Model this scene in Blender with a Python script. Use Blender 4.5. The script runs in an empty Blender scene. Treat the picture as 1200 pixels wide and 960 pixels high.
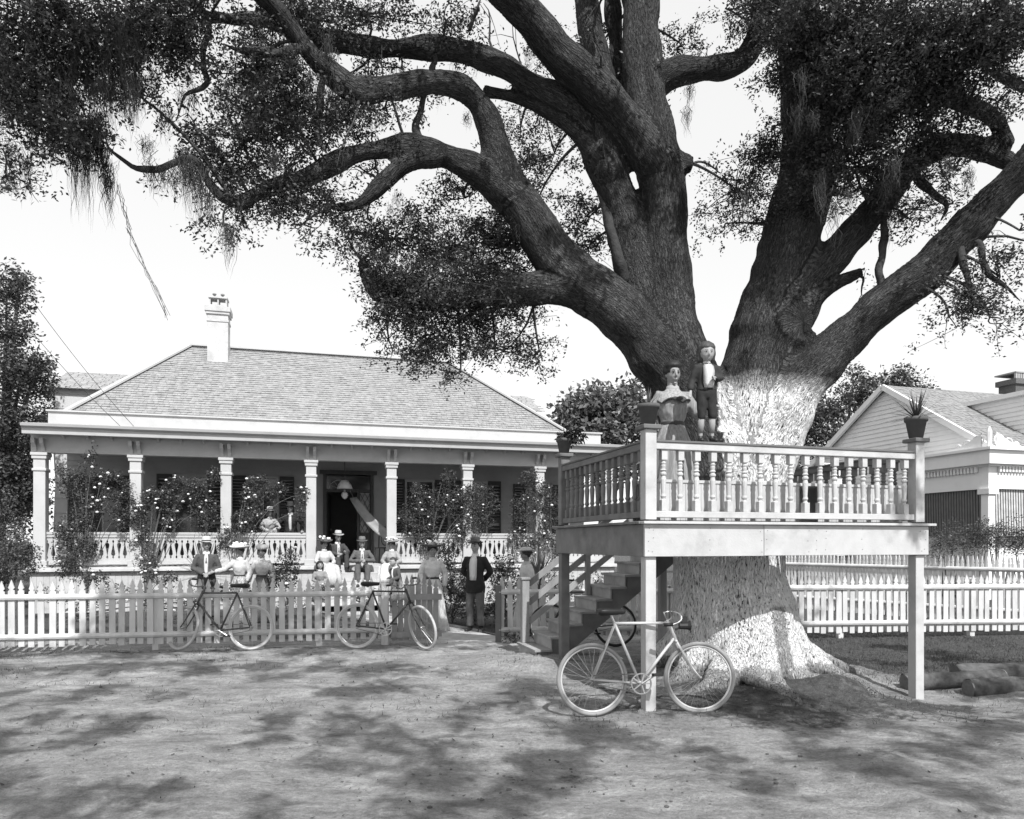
import bpy, bmesh, math, random
import numpy as np
from mathutils import Vector, Matrix, noise as mnoise, kdtree

rng = np.random.default_rng(7)
random.seed(7)
sc = bpy.context.scene
COL = sc.collection
PI = math.pi

# ------------------------------------------------------------------ camera, sky, sun, exposure
W0, H0, FPX, VH, CX, EYE = 1200., 960., 847., 636., 600., 1.70
cam_d = bpy.data.cameras.new('camera'); cam = bpy.data.objects.new('camera', cam_d); COL.objects.link(cam)
cam.location = (0, 0, EYE); cam.rotation_euler = (PI / 2, 0, 0)
cam_d.sensor_fit = 'HORIZONTAL'; cam_d.sensor_width = 36; cam_d.lens = 36 * FPX / W0
cam_d.shift_y = (VH - H0 / 2) / W0; cam_d.clip_end = 3000; cam_d.clip_start = .05
sc.camera = cam

SUN_EL = math.radians(48); SUN_AZ = math.atan2(.33, -.94)
SDIR = Vector((math.sin(SUN_AZ) * math.cos(SUN_EL), math.cos(SUN_AZ) * math.cos(SUN_EL), math.sin(SUN_EL)))
world = bpy.data.worlds.new('World'); sc.world = world; world.use_nodes = True
wn = world.node_tree; wn.nodes.clear()
sky = wn.nodes.new('ShaderNodeTexSky'); sky.sky_type = 'NISHITA'; sky.sun_disc = False
sky.sun_elevation = SUN_EL; sky.sun_rotation = SUN_AZ; sky.air_density = 1.0; sky.dust_density = 1.0; sky.ozone_density = 1.0
bw = wn.nodes.new('ShaderNodeRGBToBW'); bg = wn.nodes.new('ShaderNodeBackground'); wo = wn.nodes.new('ShaderNodeOutputWorld')
bg.inputs['Strength'].default_value = .15
veil = wn.nodes.new('ShaderNodeMix'); veil.data_type = 'FLOAT'; veil.inputs[0].default_value = .86; veil.inputs[3].default_value = 1.85   # even veil of thin high cloud
wn.links.new(sky.outputs[0], bw.inputs[0]); wn.links.new(bw.outputs[0], veil.inputs[2]); wn.links.new(veil.outputs[0], bg.inputs['Color']); wn.links.new(bg.outputs[0], wo.inputs[0])
sl = bpy.data.lights.new('sun', 'SUN'); sl.energy = 1.95; sl.angle = math.radians(.53); sl.color = (1, 1, 1)
so = bpy.data.objects.new('sun', sl); COL.objects.link(so)
so.rotation_euler = SDIR.to_track_quat('Z', 'Y').to_euler(); so.location = (5, -10, 20)
vs = sc.view_settings; vs.view_transform = 'Standard'; vs.look = 'None'; vs.gamma = 1; vs.exposure = 1.75; vs.use_curve_mapping = False
sc.cycles.use_denoising = True
sc.cycles.max_bounces = 6; sc.cycles.diffuse_bounces = 3; sc.cycles.transparent_max_bounces = 4

# ------------------------------------------------------------------ pixel helpers (photo pixels -> metres)
def P(u, v, Y):
    return Vector(((u - CX) / FPX * Y, Y, EYE + (VH - v) / FPX * Y))

# ------------------------------------------------------------------ materials (greys only: the photograph is monochrome)
MATS = {}
def mat(name, c, rough=.75, var=.12, scale=6., bump=0., bscale=60., stretch=(1, 1, 1), streak=0., spec=.3, metal=0., grime=0., emit=0.):
    if name in MATS: return MATS[name]
    m = bpy.data.materials.new(name); m.use_nodes = True; nt = m.node_tree; N, L = nt.nodes, nt.links
    b = N['Principled BSDF']; b.inputs['Roughness'].default_value = rough; b.inputs['Metallic'].default_value = metal
    b.inputs['Specular IOR Level'].default_value = spec
    tc = N.new('ShaderNodeTexCoord'); mp = N.new('ShaderNodeMapping'); mp.inputs['Scale'].default_value = stretch
    L.new(tc.outputs['Object'], mp.inputs[0])
    oi = N.new('ShaderNodeObjectInfo')
    no = N.new('ShaderNodeTexNoise'); no.inputs['Scale'].default_value = scale; no.inputs['Detail'].default_value = 6
    add = N.new('ShaderNodeVectorMath'); add.operation = 'ADD'; cmb = N.new('ShaderNodeCombineXYZ')
    mul = N.new('ShaderNodeMath'); mul.operation = 'MULTIPLY'; mul.inputs[1].default_value = 37.
    L.new(oi.outputs['Random'], mul.inputs[0]); L.new(mul.outputs[0], cmb.inputs[0]); L.new(mul.outputs[0], cmb.inputs[2])
    L.new(mp.outputs[0], add.inputs[0]); L.new(cmb.outputs[0], add.inputs[1]); L.new(add.outputs[0], no.inputs[0])
    mr = N.new('ShaderNodeMapRange'); mr.inputs[1].default_value = .25; mr.inputs[2].default_value = .75
    mr.inputs[3].default_value = c * (1 - var); mr.inputs[4].default_value = c * (1 + var)
    L.new(no.outputs[0], mr.inputs[0]); out = mr.outputs[0]
    # a little difference from piece to piece
    mo = N.new('ShaderNodeMapRange'); mo.inputs[3].default_value = 1 - var * .6; mo.inputs[4].default_value = 1 + var * .4
    L.new(oi.outputs['Random'], mo.inputs[0])
    mm = N.new('ShaderNodeMath'); mm.operation = 'MULTIPLY'; L.new(out, mm.inputs[0]); L.new(mo.outputs[0], mm.inputs[1]); out = mm.outputs[0]
    if grime:
        n2 = N.new('ShaderNodeTexNoise'); n2.inputs['Scale'].default_value = 2.3; n2.inputs['Detail'].default_value = 9; n2.inputs['Roughness'].default_value = .72
        L.new(add.outputs[0], n2.inputs[0])
        r2 = N.new('ShaderNodeMapRange'); r2.inputs[1].default_value = .5; r2.inputs[2].default_value = .72
        r2.inputs[3].default_value = 1; r2.inputs[4].default_value = 1 - grime; L.new(n2.outputs[0], r2.inputs[0])
        m2 = N.new('ShaderNodeMath'); m2.operation = 'MULTIPLY'; L.new(out, m2.inputs[0]); L.new(r2.outputs[0], m2.inputs[1]); out = m2.outputs[0]
    L.new(out, b.inputs['Base Color'])
    if bump:
        n3 = N.new('ShaderNodeTexNoise'); n3.inputs['Scale'].default_value = bscale; n3.inputs['Detail'].default_value = 4
        L.new(add.outputs[0], n3.inputs[0])
        bp = N.new('ShaderNodeBump'); bp.inputs['Strength'].default_value = bump; bp.inputs['Distance'].default_value = .01
        L.new(n3.outputs[0], bp.inputs['Height']); L.new(bp.outputs[0], b.inputs['Normal'])
    MATS[name] = m; return m

def leaf_mat(name, lo, hi, trans=.25, rough=.5):
    if name in MATS: return MATS[name]
    m = bpy.data.materials.new(name); m.use_nodes = True; nt = m.node_tree; N, L = nt.nodes, nt.links
    b = N['Principled BSDF']; b.inputs['Roughness'].default_value = rough; b.inputs['Specular IOR Level'].default_value = .35
    at = N.new('ShaderNodeAttribute'); at.attribute_name = 'rnd'
    mr = N.new('ShaderNodeMapRange'); mr.inputs[3].default_value = lo; mr.inputs[4].default_value = hi
    L.new(at.outputs['Fac'], mr.inputs[0]); L.new(mr.outputs[0], b.inputs['Base Color'])
    tr = N.new('ShaderNodeBsdfTranslucent'); mx = N.new('ShaderNodeMixShader'); mx.inputs[0].default_value = trans
    L.new(mr.outputs[0], tr.inputs[0]); L.new(b.outputs[0], mx.inputs[1]); L.new(tr.outputs[0], mx.inputs[2])
    L.new(mx.outputs[0], N['Material Output'].inputs[0]); MATS[name] = m; return m

WHITE = lambda: mat('white_paint', .46, .55, .06, 5, .15, 90, grime=.16)
FENCEW = lambda: mat('fence_paint', .52, .6, .14, 7, .25, 80, (1, 1, .3), grime=.28)
DECKW = lambda: mat('deck_paint', .44, .6, .10, 5, .2, 70, grime=.26)
WEATHER = lambda: mat('weathered_wood', .27, .85, .25, 5, .4, 70, (1, 1, .25), grime=.3)
TRIMD = lambda: mat('dark_cap_paint', .13, .6, .15)
DARK = lambda: mat('dark_joinery', .035, .5, .2)
HOUSEW = lambda: mat('house_paint', .42, .6, .05, 3, .1, 60, grime=.12)
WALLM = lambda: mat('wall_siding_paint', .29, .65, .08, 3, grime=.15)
SHINGLE = lambda: mat('roof_shingle', .29, .9, .3, 9, .5, 50, grime=.25)

# ------------------------------------------------------------------ mesh builder
class MB:
    def __init__(s): s.v = []; s.f = []
    def add(s, vs, fs):
        o = len(s.v); s.v.extend([tuple(p) for p in vs]); s.f.extend([tuple(i + o for i in f) for f in fs]); return s
    def box(s, x0, x1, y0, y1, z0, z1):
        return s.add([(x0, y0, z0), (x1, y0, z0), (x1, y1, z0), (x0, y1, z0), (x0, y0, z1), (x1, y0, z1), (x1, y1, z1), (x0, y1, z1)],
                     [(0, 3, 2, 1), (4, 5, 6, 7), (0, 1, 5, 4), (1, 2, 6, 5), (2, 3, 7, 6), (3, 0, 4, 7)])
    def beam(s, p, q, w, h, up=(0, 0, 1)):
        p, q = Vector(p), Vector(q); d = (q - p).normalized(); sd = d.cross(Vector(up))
        if sd.length < 1e-4: sd = d.cross(Vector((0, 1, 0)))
        sd.normalize(); u = sd.cross(d); c = []
        for e in (p, q):
            for a, b in ((-1, -1), (1, -1), (1, 1), (-1, 1)): c.append(e + sd * (a * w / 2) + u * (b * h / 2))
        return s.add(c, [(0, 1, 2, 3), (7, 6, 5, 4), (0, 4, 5, 1), (1, 5, 6, 2), (2, 6, 7, 3), (3, 7, 4, 0)])
    def rings(s, rs, cap=True, closed=False):
        n = len(rs[0]); o = len(s.v)
        for r in rs: s.v.extend([tuple(p) for p in r])
        m = len(rs)
        for i in range(m if closed else m - 1):
            a = o + i * n; b = o + ((i + 1) % m) * n
            for j in range(n):
                k = (j + 1) % n; s.f.append((a + j, a + k, b + k, b + j))
        if cap and not closed:
            s.f.append(tuple(o + j for j in reversed(range(n)))); s.f.append(tuple(o + (m - 1) * n + j for j in range(n)))
        return s
    def tube(s, pts, rad, n=8, cap=True, closed=False):
        pts = [Vector(p) for p in pts]; m = len(pts)
        if not hasattr(rad, '__len__'): rad = [rad] * m
        rs = []; ref = None
        for i in range(m):
            if closed: t = pts[(i + 1) % m] - pts[i - 1]
            else: t = pts[min(i + 1, m - 1)] - pts[max(i - 1, 0)]
            if t.length < 1e-9: t = Vector((0, 0, 1))
            t.normalize()
            if ref is None:
                ref = t.cross(Vector((0, 0, 1)))
                if ref.length < .05: ref = t.cross(Vector((0, 1, 0)))
            ref = (ref - t * ref.dot(t)).normalized(); b = t.cross(ref)
            rs.append([pts[i] + (ref * math.cos(2 * PI * j / n) + b * math.sin(2 * PI * j / n)) * rad[i] for j in range(n)])
        return s.rings(rs, cap, closed)
    def lathe(s, prof, c=(0, 0, 0), n=12, axis=None):
        c = Vector(c); rs = []
        R = Matrix.Identity(3) if axis is None else Vector(axis).to_track_quat('Z', 'Y').to_matrix()
        for r, z in prof:
            rs.append([c + R @ Vector((r * math.cos(2 * PI * j / n), r * math.sin(2 * PI * j / n), z)) for j in range(n)])
        return s.rings(rs)
    def prism(s, poly, y0, y1):
        n = len(poly); o = len(s.v)
        s.v.extend([(x, y0, z) for x, z in poly]); s.v.extend([(x, y1, z) for x, z in poly])
        s.f.append(tuple(o + i for i in range(n))); s.f.append(tuple(o + n + i for i in reversed(range(n))))
        for i in range(n):
            k = (i + 1) % n; s.f.append((o + i, o + n + i, o + n + k, o + k))
        return s
    def ell(s, c, r, nu=12, nv=8, R=None, fn=None):
        c = Vector(c); R = R or Matrix.Identity(3); rs = []
        for i in range(nv + 1):
            th = PI * (i + (.02 if i == 0 else -.02 if i == nv else 0)) / nv; ring = []
            for j in range(nu):
                ph = 2 * PI * j / nu
                p = Vector((math.sin(th) * math.cos(ph), math.sin(th) * math.sin(ph), -math.cos(th)))
                p = Vector((p.x * r[0], p.y * r[1], p.z * r[2]))
                if fn: p = fn(p)
                ring.append(c + R @ p)
            rs.append(ring)
        return s.rings(rs)
    def mesh(s, name):
        me = bpy.data.meshes.new(name); me.from_pydata(s.v, [], s.f); me.update(); return me
    def build(s, name, m, parent=None, smooth=False, bevel=0):
        me = s.mesh(name); me.materials.append(m)
        if smooth: me.polygons.foreach_set('use_smooth', [True] * len(me.polygons))
        return link(name, me, parent, bevel)

def link(name, me, parent=None, bevel=0):
    o = bpy.data.objects.new(name, me); COL.objects.link(o)
    if parent: o.parent = parent
    if bevel:
        b = o.modifiers.new('bevel', 'BEVEL'); b.width = bevel; b.segments = 2; b.limit_method = 'ANGLE'
    return o
def empty(name, loc=(0, 0, 0), rz=0, label=None, cat=None, group=None):
    o = bpy.data.objects.new(name, None); COL.objects.link(o); o.location = loc; o.rotation_euler = (0, 0, rz); o.empty_display_size = .2
    if label: tag(o, label, cat, group)
    return o
def tag(o, label=None, cat=None, group=None, kind=None):
    if label: o['label'] = label
    if cat: o['category'] = cat
    if group: o['group'] = group
    if kind: o['kind'] = kind
    return o
def put(me, name, parent, loc=(0, 0, 0), rot=(0, 0, 0), scale=(1, 1, 1)):
    o = bpy.data.objects.new(name, me); COL.objects.link(o); o.parent = parent
    o.location = loc; o.rotation_euler = rot; o.scale = scale; return o
def npmesh(name, V, F, m, rnd=None, smooth=False):
    V = np.asarray(V, np.float32); F = np.asarray(F, np.int32); k = F.shape[1]
    me = bpy.data.meshes.new(name); me.vertices.add(len(V)); me.vertices.foreach_set('co', V.ravel())
    me.loops.add(F.size); me.loops.foreach_set('vertex_index', F.ravel())
    me.polygons.add(len(F)); me.polygons.foreach_set('loop_start', np.arange(0, F.size, k, dtype=np.int32))
    me.polygons.foreach_set('loop_total', np.full(len(F), k, np.int32))
    if smooth: me.polygons.foreach_set('use_smooth', np.ones(len(F), bool))
    me.update(calc_edges=True)
    if rnd is not None:
        a = me.attributes.new('rnd', 'FLOAT', 'FACE'); a.data.foreach_set('value', np.asarray(rnd, np.float32))
    me.materials.append(m); return me
TS = bpy.data.scenes.new('remesh_bench'); TO = bpy.data.objects.new('remesh_bench', bpy.data.meshes.new('remesh_bench')); TS.collection.objects.link(TO)
TR = TO.modifiers.new('r', 'REMESH'); TR.mode = 'VOXEL'; TR.use_smooth_shade = True; TM_ = TO.modifiers.new('s', 'SMOOTH'); TM_.factor = .5
def remesh(mb, name, voxel, it=3, wrinkle=0., wscale=9., wstretch=(1, 1, .5)):
    me = TO.data; me.clear_geometry(); me.from_pydata(mb.v, [], mb.f); me.update(); TR.voxel_size = voxel; TM_.iterations = it
    with bpy.context.temp_override(scene=TS, view_layer=TS.view_layers[0]): dg = bpy.context.evaluated_depsgraph_get()
    dg.update(); me2 = bpy.data.meshes.new_from_object(TO.evaluated_get(dg)); me2.name = name
    if wrinkle:
        n = len(me2.vertices); co = np.empty(n * 3, np.float32); nr = np.empty(n * 3, np.float32)
        me2.vertices.foreach_get('co', co); me2.vertices.foreach_get('normal', nr); co = co.reshape(-1, 3); nr = nr.reshape(-1, 3); ws = wscale
        d = np.array([mnoise.noise(Vector((c[0] * ws * wstretch[0], c[1] * ws * wstretch[1], c[2] * ws * wstretch[2]))) + .6 * mnoise.noise(Vector((c[0] * ws * 2.3, c[1] * ws * 2.3, c[2] * ws * 1.6 + 9))) for c in co])
        co += nr * (d * wrinkle)[:, None]; me2.vertices.foreach_set('co', co.ravel()); me2.update()
    me2.materials.clear()
    return me2

def crom(pts, step=.05):
    """Catmull-Rom through rows of (x, y, z, r, ...)."""
    A = np.array(pts, float); A = np.vstack([2 * A[0] - A[1], A, 2 * A[-1] - A[-2]]); out = []
    for i in range(1, len(A) - 2):
        n = max(2, int(np.linalg.norm(A[i + 1, :3] - A[i, :3]) / step))
        for t in np.linspace(0, 1, n, endpoint=False):
            p0, p1, p2, p3 = A[i - 1:i + 3]
            out.append(.5 * ((2 * p1) + (-p0 + p2) * t + (2 * p0 - 5 * p1 + 4 * p2 - p3) * t * t + (-p0 + 3 * p1 - 3 * p2 + p3) * t ** 3))
    out.append(A[-2]); return np.array(out)

# numpy value noise
_G = rng.random((64, 64))
def vnoise(x, y):
    xi = np.floor(x).astype(int); yi = np.floor(y).astype(int); fx = x - xi; fy = y - yi
    fx = fx * fx * (3 - 2 * fx); fy = fy * fy * (3 - 2 * fy); g = lambda a, b: _G[a % 64, b % 64]
    return (g(xi, yi) * (1 - fx) + g(xi + 1, yi) * fx) * (1 - fy) + (g(xi, yi + 1) * (1 - fx) + g(xi + 1, yi + 1) * fx) * fy
def fbm(x, y, o=4):
    s = 0; a = .5
    for k in range(o): s = s + a * vnoise(x * 2 ** k + 17 * k, y * 2 ** k + 5 * k); a *= .5
    return s

# ------------------------------------------------------------------ leaves
def leaf_quads(C, size, aspect, r, up=.35, fold=.25, droop=0.):
    """C (N,3) leaf bases -> folded diamond leaves."""
    n = len(C); d = r.normal(size=(n, 3)); d[:, 2] = d[:, 2] * .7 - droop; d /= np.linalg.norm(d, axis=1)[:, None]
    q = r.normal(size=(n, 3)); q[:, 2] += up * 3; s = np.cross(d, q); s /= np.linalg.norm(s, axis=1)[:, None] + 1e-9; nn = np.cross(s, d)
    L = (size * r.uniform(.65, 1.25, n))[:, None]; w = L * aspect * .5
    V = np.empty((n, 4, 3)); V[:, 0] = C; V[:, 1] = C + d * L * .48 + s * w + nn * w * fold; V[:, 2] = C + d * L; V[:, 3] = C + d * L * .48 - s * w + nn * w * fold
    F = np.arange(n * 4).reshape(n, 4); return V.reshape(-1, 3), F
def leaf_object(name, C, size, aspect, m, parent=None, r=rng, rnd=None, droop=0., up=.35):
    V, F = leaf_quads(C, size, aspect, r, up=up, droop=droop)
    me = npmesh(name, V, F, m, r.random(len(F)) if rnd is None else rnd)
    o = link(name, me, parent); o['kind'] = 'stuff'; return o
def blob_points(c, rad, nclump, per, spread, r, shell=.45):
    d = r.normal(size=(nclump, 3)); d /= np.linalg.norm(d, axis=1)[:, None]
    q = d * (r.random(nclump) ** shell)[:, None] * np.array(rad); cl = np.array(c) + q
    pts = np.repeat(cl, per, 0) + r.normal(size=(nclump * per, 3)) * spread
    return cl, pts

# ------------------------------------------------------------------ frames of the place
TH = math.radians(16.3); AX = Vector((math.cos(TH), math.sin(TH), 0)); DX = Vector((-math.sin(TH), math.cos(TH), 0))
TREE = Vector((2.85, 9.0, 0))
DECK0 = Vector((1.342, 7.24, 0))
def gz(x, y, npn=True):
    x = np.asarray(x, float); y = np.asarray(y, float)
    r2 = (x - 2.85) ** 2 + ((y - 8.75) * 1.1) ** 2
    h = .2 * np.exp(-r2 / 2.0)
    h = h + .16 * np.exp(-((x - .55) ** 2 / 1.3 + (y - 10.0) ** 2 / .7)) + .10 * np.exp(-((x - .28) ** 2 / .12 + (y - 9.4) ** 2 / .05))
    h = h + .16 * np.exp(-((x - 3.55) ** 2 / .16 + (y - 7.95) ** 2 / .05)) + .1 * np.exp(-((x - 2.9) ** 2 / .08 + (y - 7.75) ** 2 / .06))
    h = h - .14 * np.exp(-((x - 4.75) ** 2 / .8 + (y - 8.1) ** 2 / .8))
    near = np.clip((14 - y) / 3, 0, 1)
    h = h + near * ((fbm(x * .7 + 3, y * .7) - .47) * .10 + (fbm(x * 3.1, y * 3.1 + 7) - .47) * .06 + (fbm(x * 9, y * 9) - .47) * .03)
    for q, (yc, dy) in enumerate(((8.35, .10), (9.15, .07), (6.6, -.05))):      # shallow wheel ruts along the street
        h = h - .022 * np.exp(-((y - yc - dy * x - .12 * np.sin(x * .9 + q)) / .09) ** 2) * (x < .2) * (fbm(x * .8 + 9 * q, y * .2) > .42)
    return h
def G(x, y): return float(gz(np.array([x]), np.array([y]))[0])

# ================================================================== GROUND
def ground():
    def axis(a, b, step, far, ratio=1.35):
        mid = list(np.arange(a, b + 1e-6, step)); l = []; d = step; x = a
        while x > -far: d *= ratio; x -= d; l.append(x)
        h = []; d = step; x = b
        while x < far: d *= ratio; x += d; h.append(x)
        return np.array(l[::-1] + mid + h)
    xs = axis(-9.5, 9.5, .055, 900); ys = axis(3.2, 14.5, .055, 900)
    X, Y = np.meshgrid(xs, ys); Z = gz(X, Y); n, k = X.shape
    V = np.stack([X, Y, Z], -1).reshape(-1, 3); i = np.arange((n - 1) * k).reshape(n - 1, k)[:, :-1].ravel()
    F = np.stack([i, i + 1, i + k + 1, i + k], 1)
    m = bpy.data.materials.new('sandy_ground'); m.use_nodes = True; N, L = m.node_tree.nodes, m.node_tree.links; b = N['Principled BSDF']
    b.inputs['Roughness'].default_value = .95; b.inputs['Specular IOR Level'].default_value = .1
    tc = N.new('ShaderNodeTexCoord')
    def noise(s, d=8, r=.6, st=(1, 1, 1)):
        mp = N.new('ShaderNodeMapping'); mp.inputs['Scale'].default_value = st; L.new(tc.outputs['Object'], mp.inputs[0])
        q = N.new('ShaderNodeTexNoise'); q.inputs['Scale'].default_value = s; q.inputs['Detail'].default_value = d; q.inputs['Roughness'].default_value = r
        L.new(mp.outputs[0], q.inputs[0]); return q.outputs[0]
    def mrange(x, a, b_, c, d):
        q = N.new('ShaderNodeMapRange'); q.inputs[1].default_value = a; q.inputs[2].default_value = b_; q.inputs[3].default_value = c; q.inputs[4].default_value = d
        L.new(x, q.inputs[0]); return q.outputs[0]
    def math_(op, a, c):
        q = N.new('ShaderNodeMath'); q.operation = op
        for k_, x in enumerate((a, c)):
            if isinstance(x, (int, float)): q.inputs[k_].default_value = x
            else: L.new(x, q.inputs[k_])
        return q.outputs[0]
    sand = mrange(noise(1.1, 9, .65), .3, .7, .23, .41)
    sand = math_('MULTIPLY', sand, math_('MULTIPLY', mrange(noise(26, 7, .75), .3, .7, .68, 1.26), mrange(noise(4.2, 8, .72, (.55, 1.35, 1)), .34, .66, .66, 1.28)))
    sand = math_('MULTIPLY', sand, mrange(noise(90, 3, .6), .3, .7, .84, 1.12))
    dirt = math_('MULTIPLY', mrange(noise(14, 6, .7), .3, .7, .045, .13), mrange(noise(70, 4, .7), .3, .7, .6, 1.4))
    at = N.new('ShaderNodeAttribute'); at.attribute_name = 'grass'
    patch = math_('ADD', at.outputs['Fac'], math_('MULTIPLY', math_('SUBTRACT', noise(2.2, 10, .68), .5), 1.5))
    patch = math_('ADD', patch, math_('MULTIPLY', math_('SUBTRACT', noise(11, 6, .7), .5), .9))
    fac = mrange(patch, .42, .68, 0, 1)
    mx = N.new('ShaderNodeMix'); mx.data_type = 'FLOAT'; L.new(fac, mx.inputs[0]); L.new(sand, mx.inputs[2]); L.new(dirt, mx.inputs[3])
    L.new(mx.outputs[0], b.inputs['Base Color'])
    bp = N.new('ShaderNodeBump'); bp.inputs['Strength'].default_value = 1.; bp.inputs['Distance'].default_value = .05
    L.new(math_('ADD', noise(22, 8, .7), math_('MULTIPLY', noise(80, 4, .7), .5)), bp.inputs['Height']); L.new(bp.outputs[0], b.inputs['Normal'])
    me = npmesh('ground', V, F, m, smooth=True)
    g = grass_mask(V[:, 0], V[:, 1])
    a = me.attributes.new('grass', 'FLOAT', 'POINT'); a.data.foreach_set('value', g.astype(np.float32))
    o = link('ground', me); tag(o, kind='structure'); return o
def grass_mask(x, y):
    g = np.full(x.shape, .245)
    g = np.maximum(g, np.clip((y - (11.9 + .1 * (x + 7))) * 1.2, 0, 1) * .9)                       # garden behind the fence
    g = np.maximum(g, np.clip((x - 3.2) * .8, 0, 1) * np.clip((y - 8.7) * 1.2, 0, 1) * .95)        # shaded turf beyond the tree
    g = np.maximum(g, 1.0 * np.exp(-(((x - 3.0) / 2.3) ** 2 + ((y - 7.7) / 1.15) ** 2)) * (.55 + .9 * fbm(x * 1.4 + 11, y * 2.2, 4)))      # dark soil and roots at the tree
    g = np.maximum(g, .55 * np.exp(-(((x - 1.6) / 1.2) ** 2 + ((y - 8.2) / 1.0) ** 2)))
    g = np.maximum(g, .5 * np.exp(-((y - (10.95 + .17 * (x + 7))) / .22) ** 2) * (x < -1.0))       # weeds along the fence foot
    g = np.maximum(g, .42 * np.exp(-(((x - .6) / 1.0) ** 2 + ((y - 5.3) / .3) ** 2)))
    g = np.maximum(g, .45 * np.exp(-(((x + 4.0) / 1.6) ** 2 + ((y - 10.4) / .3) ** 2)))
    # keep the gate way and path bare
    g = g * (1 - .9 * np.exp(-((x + .75 + (y - 12.5) * .62) / .55) ** 2) * (y > 11.2))
    return g
ground()

def litter():
    n = 5000; r = np.random.default_rng(3)
    x = r.uniform(-8, 7, n); y = 4.1 + 8.2 * r.random(n) ** 1.3
    keep = r.random(n) < .05 + .55 * (fbm(x * 1.3 + 40, y * 1.9, 4) > .54) + grass_mask(x, y) * .3
    x, y = x[keep], y[keep]; C = np.stack([x, y, gz(x, y) + .006], 1); k = len(C)
    d = r.normal(size=(k, 3)); d[:, 2] *= .25; d /= np.linalg.norm(d, axis=1)[:, None]
    s = np.cross(d, np.array([0, 0, 1.]) + r.normal(size=(k, 3)) * .25); s /= np.linalg.norm(s, axis=1)[:, None]
    L = .012 + .035 * r.random((k, 1)) ** 2; w = L * .3; V = np.stack([C - d * L * .5, C + s * w, C + d * L * .5 + [0, 0, .008], C - s * w], 1)
    o = link('leaf_litter', npmesh('leaf_litter', V.reshape(-1, 3), np.arange(k * 4).reshape(k, 4), leaf_mat('dry_leaf', .03, .2, .05, .8), r.random(k)))
    tag(o, 'small dry leaves and twigs strewn over the sandy ground', 'leaf litter', kind='stuff')
    # clods and pebbles
    mb = MB(); 
    for i in range(200):
        a, b_ = r.uniform(-7, 6), 4.2 + 7 * r.random() ** 1.2
        if i < 110: a = .4 + r.normal() * .8; b_ = 5.1 + r.normal() * .4
        if b_ < 4: continue
        s = .004 + .012 * r.random() ** 2; z = G(a, b_)
        mb.ell((a, b_, z + s * .3), (s * r.uniform(.7, 1.5), s, s * .7), 5, 4)
    o = mb.build('clods', mat('clod', .10, .95, .4)); tag(o, 'dark clods and pebbles scattered on the sand', 'pebbles', kind='stuff')
litter()

def grass_blades():
    r = np.random.default_rng(11); n = 60000
    x = r.uniform(-9, 9, n); y = r.uniform(6.5, 14, n)
    x[:22000] = r.uniform(2.5, 8.5, 22000); y[:22000] = r.uniform(8.5, 13.6, 22000)
    p = grass_mask(x, y) - .25 + (fbm(x * 1.7, y * 1.7, 4) - .47) * 1.8; k = r.random(n) < p * 1.1; x, y = x[k], y[k]
    n = len(x); C = np.stack([x, y, gz(x, y) - .004], 1); a = r.uniform(0, 2 * PI, n); h = r.uniform(.015, .06, n)
    s = np.stack([np.cos(a), np.sin(a), 0 * a], 1) * .004; t = C + np.stack([r.normal(size=n) * .02, r.normal(size=n) * .02, h], 1)
    V = np.stack([C - s, C + s, t], 1); o = link('grass', npmesh('grass', V.reshape(-1, 3), np.arange(n * 3).reshape(n, 3), leaf_mat('grass_blade', .03, .10, .2, .7), r.random(n)))
    tag(o, 'short sparse dark grass around tree and fence', 'grass', kind='stuff')
grass_blades()

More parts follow.
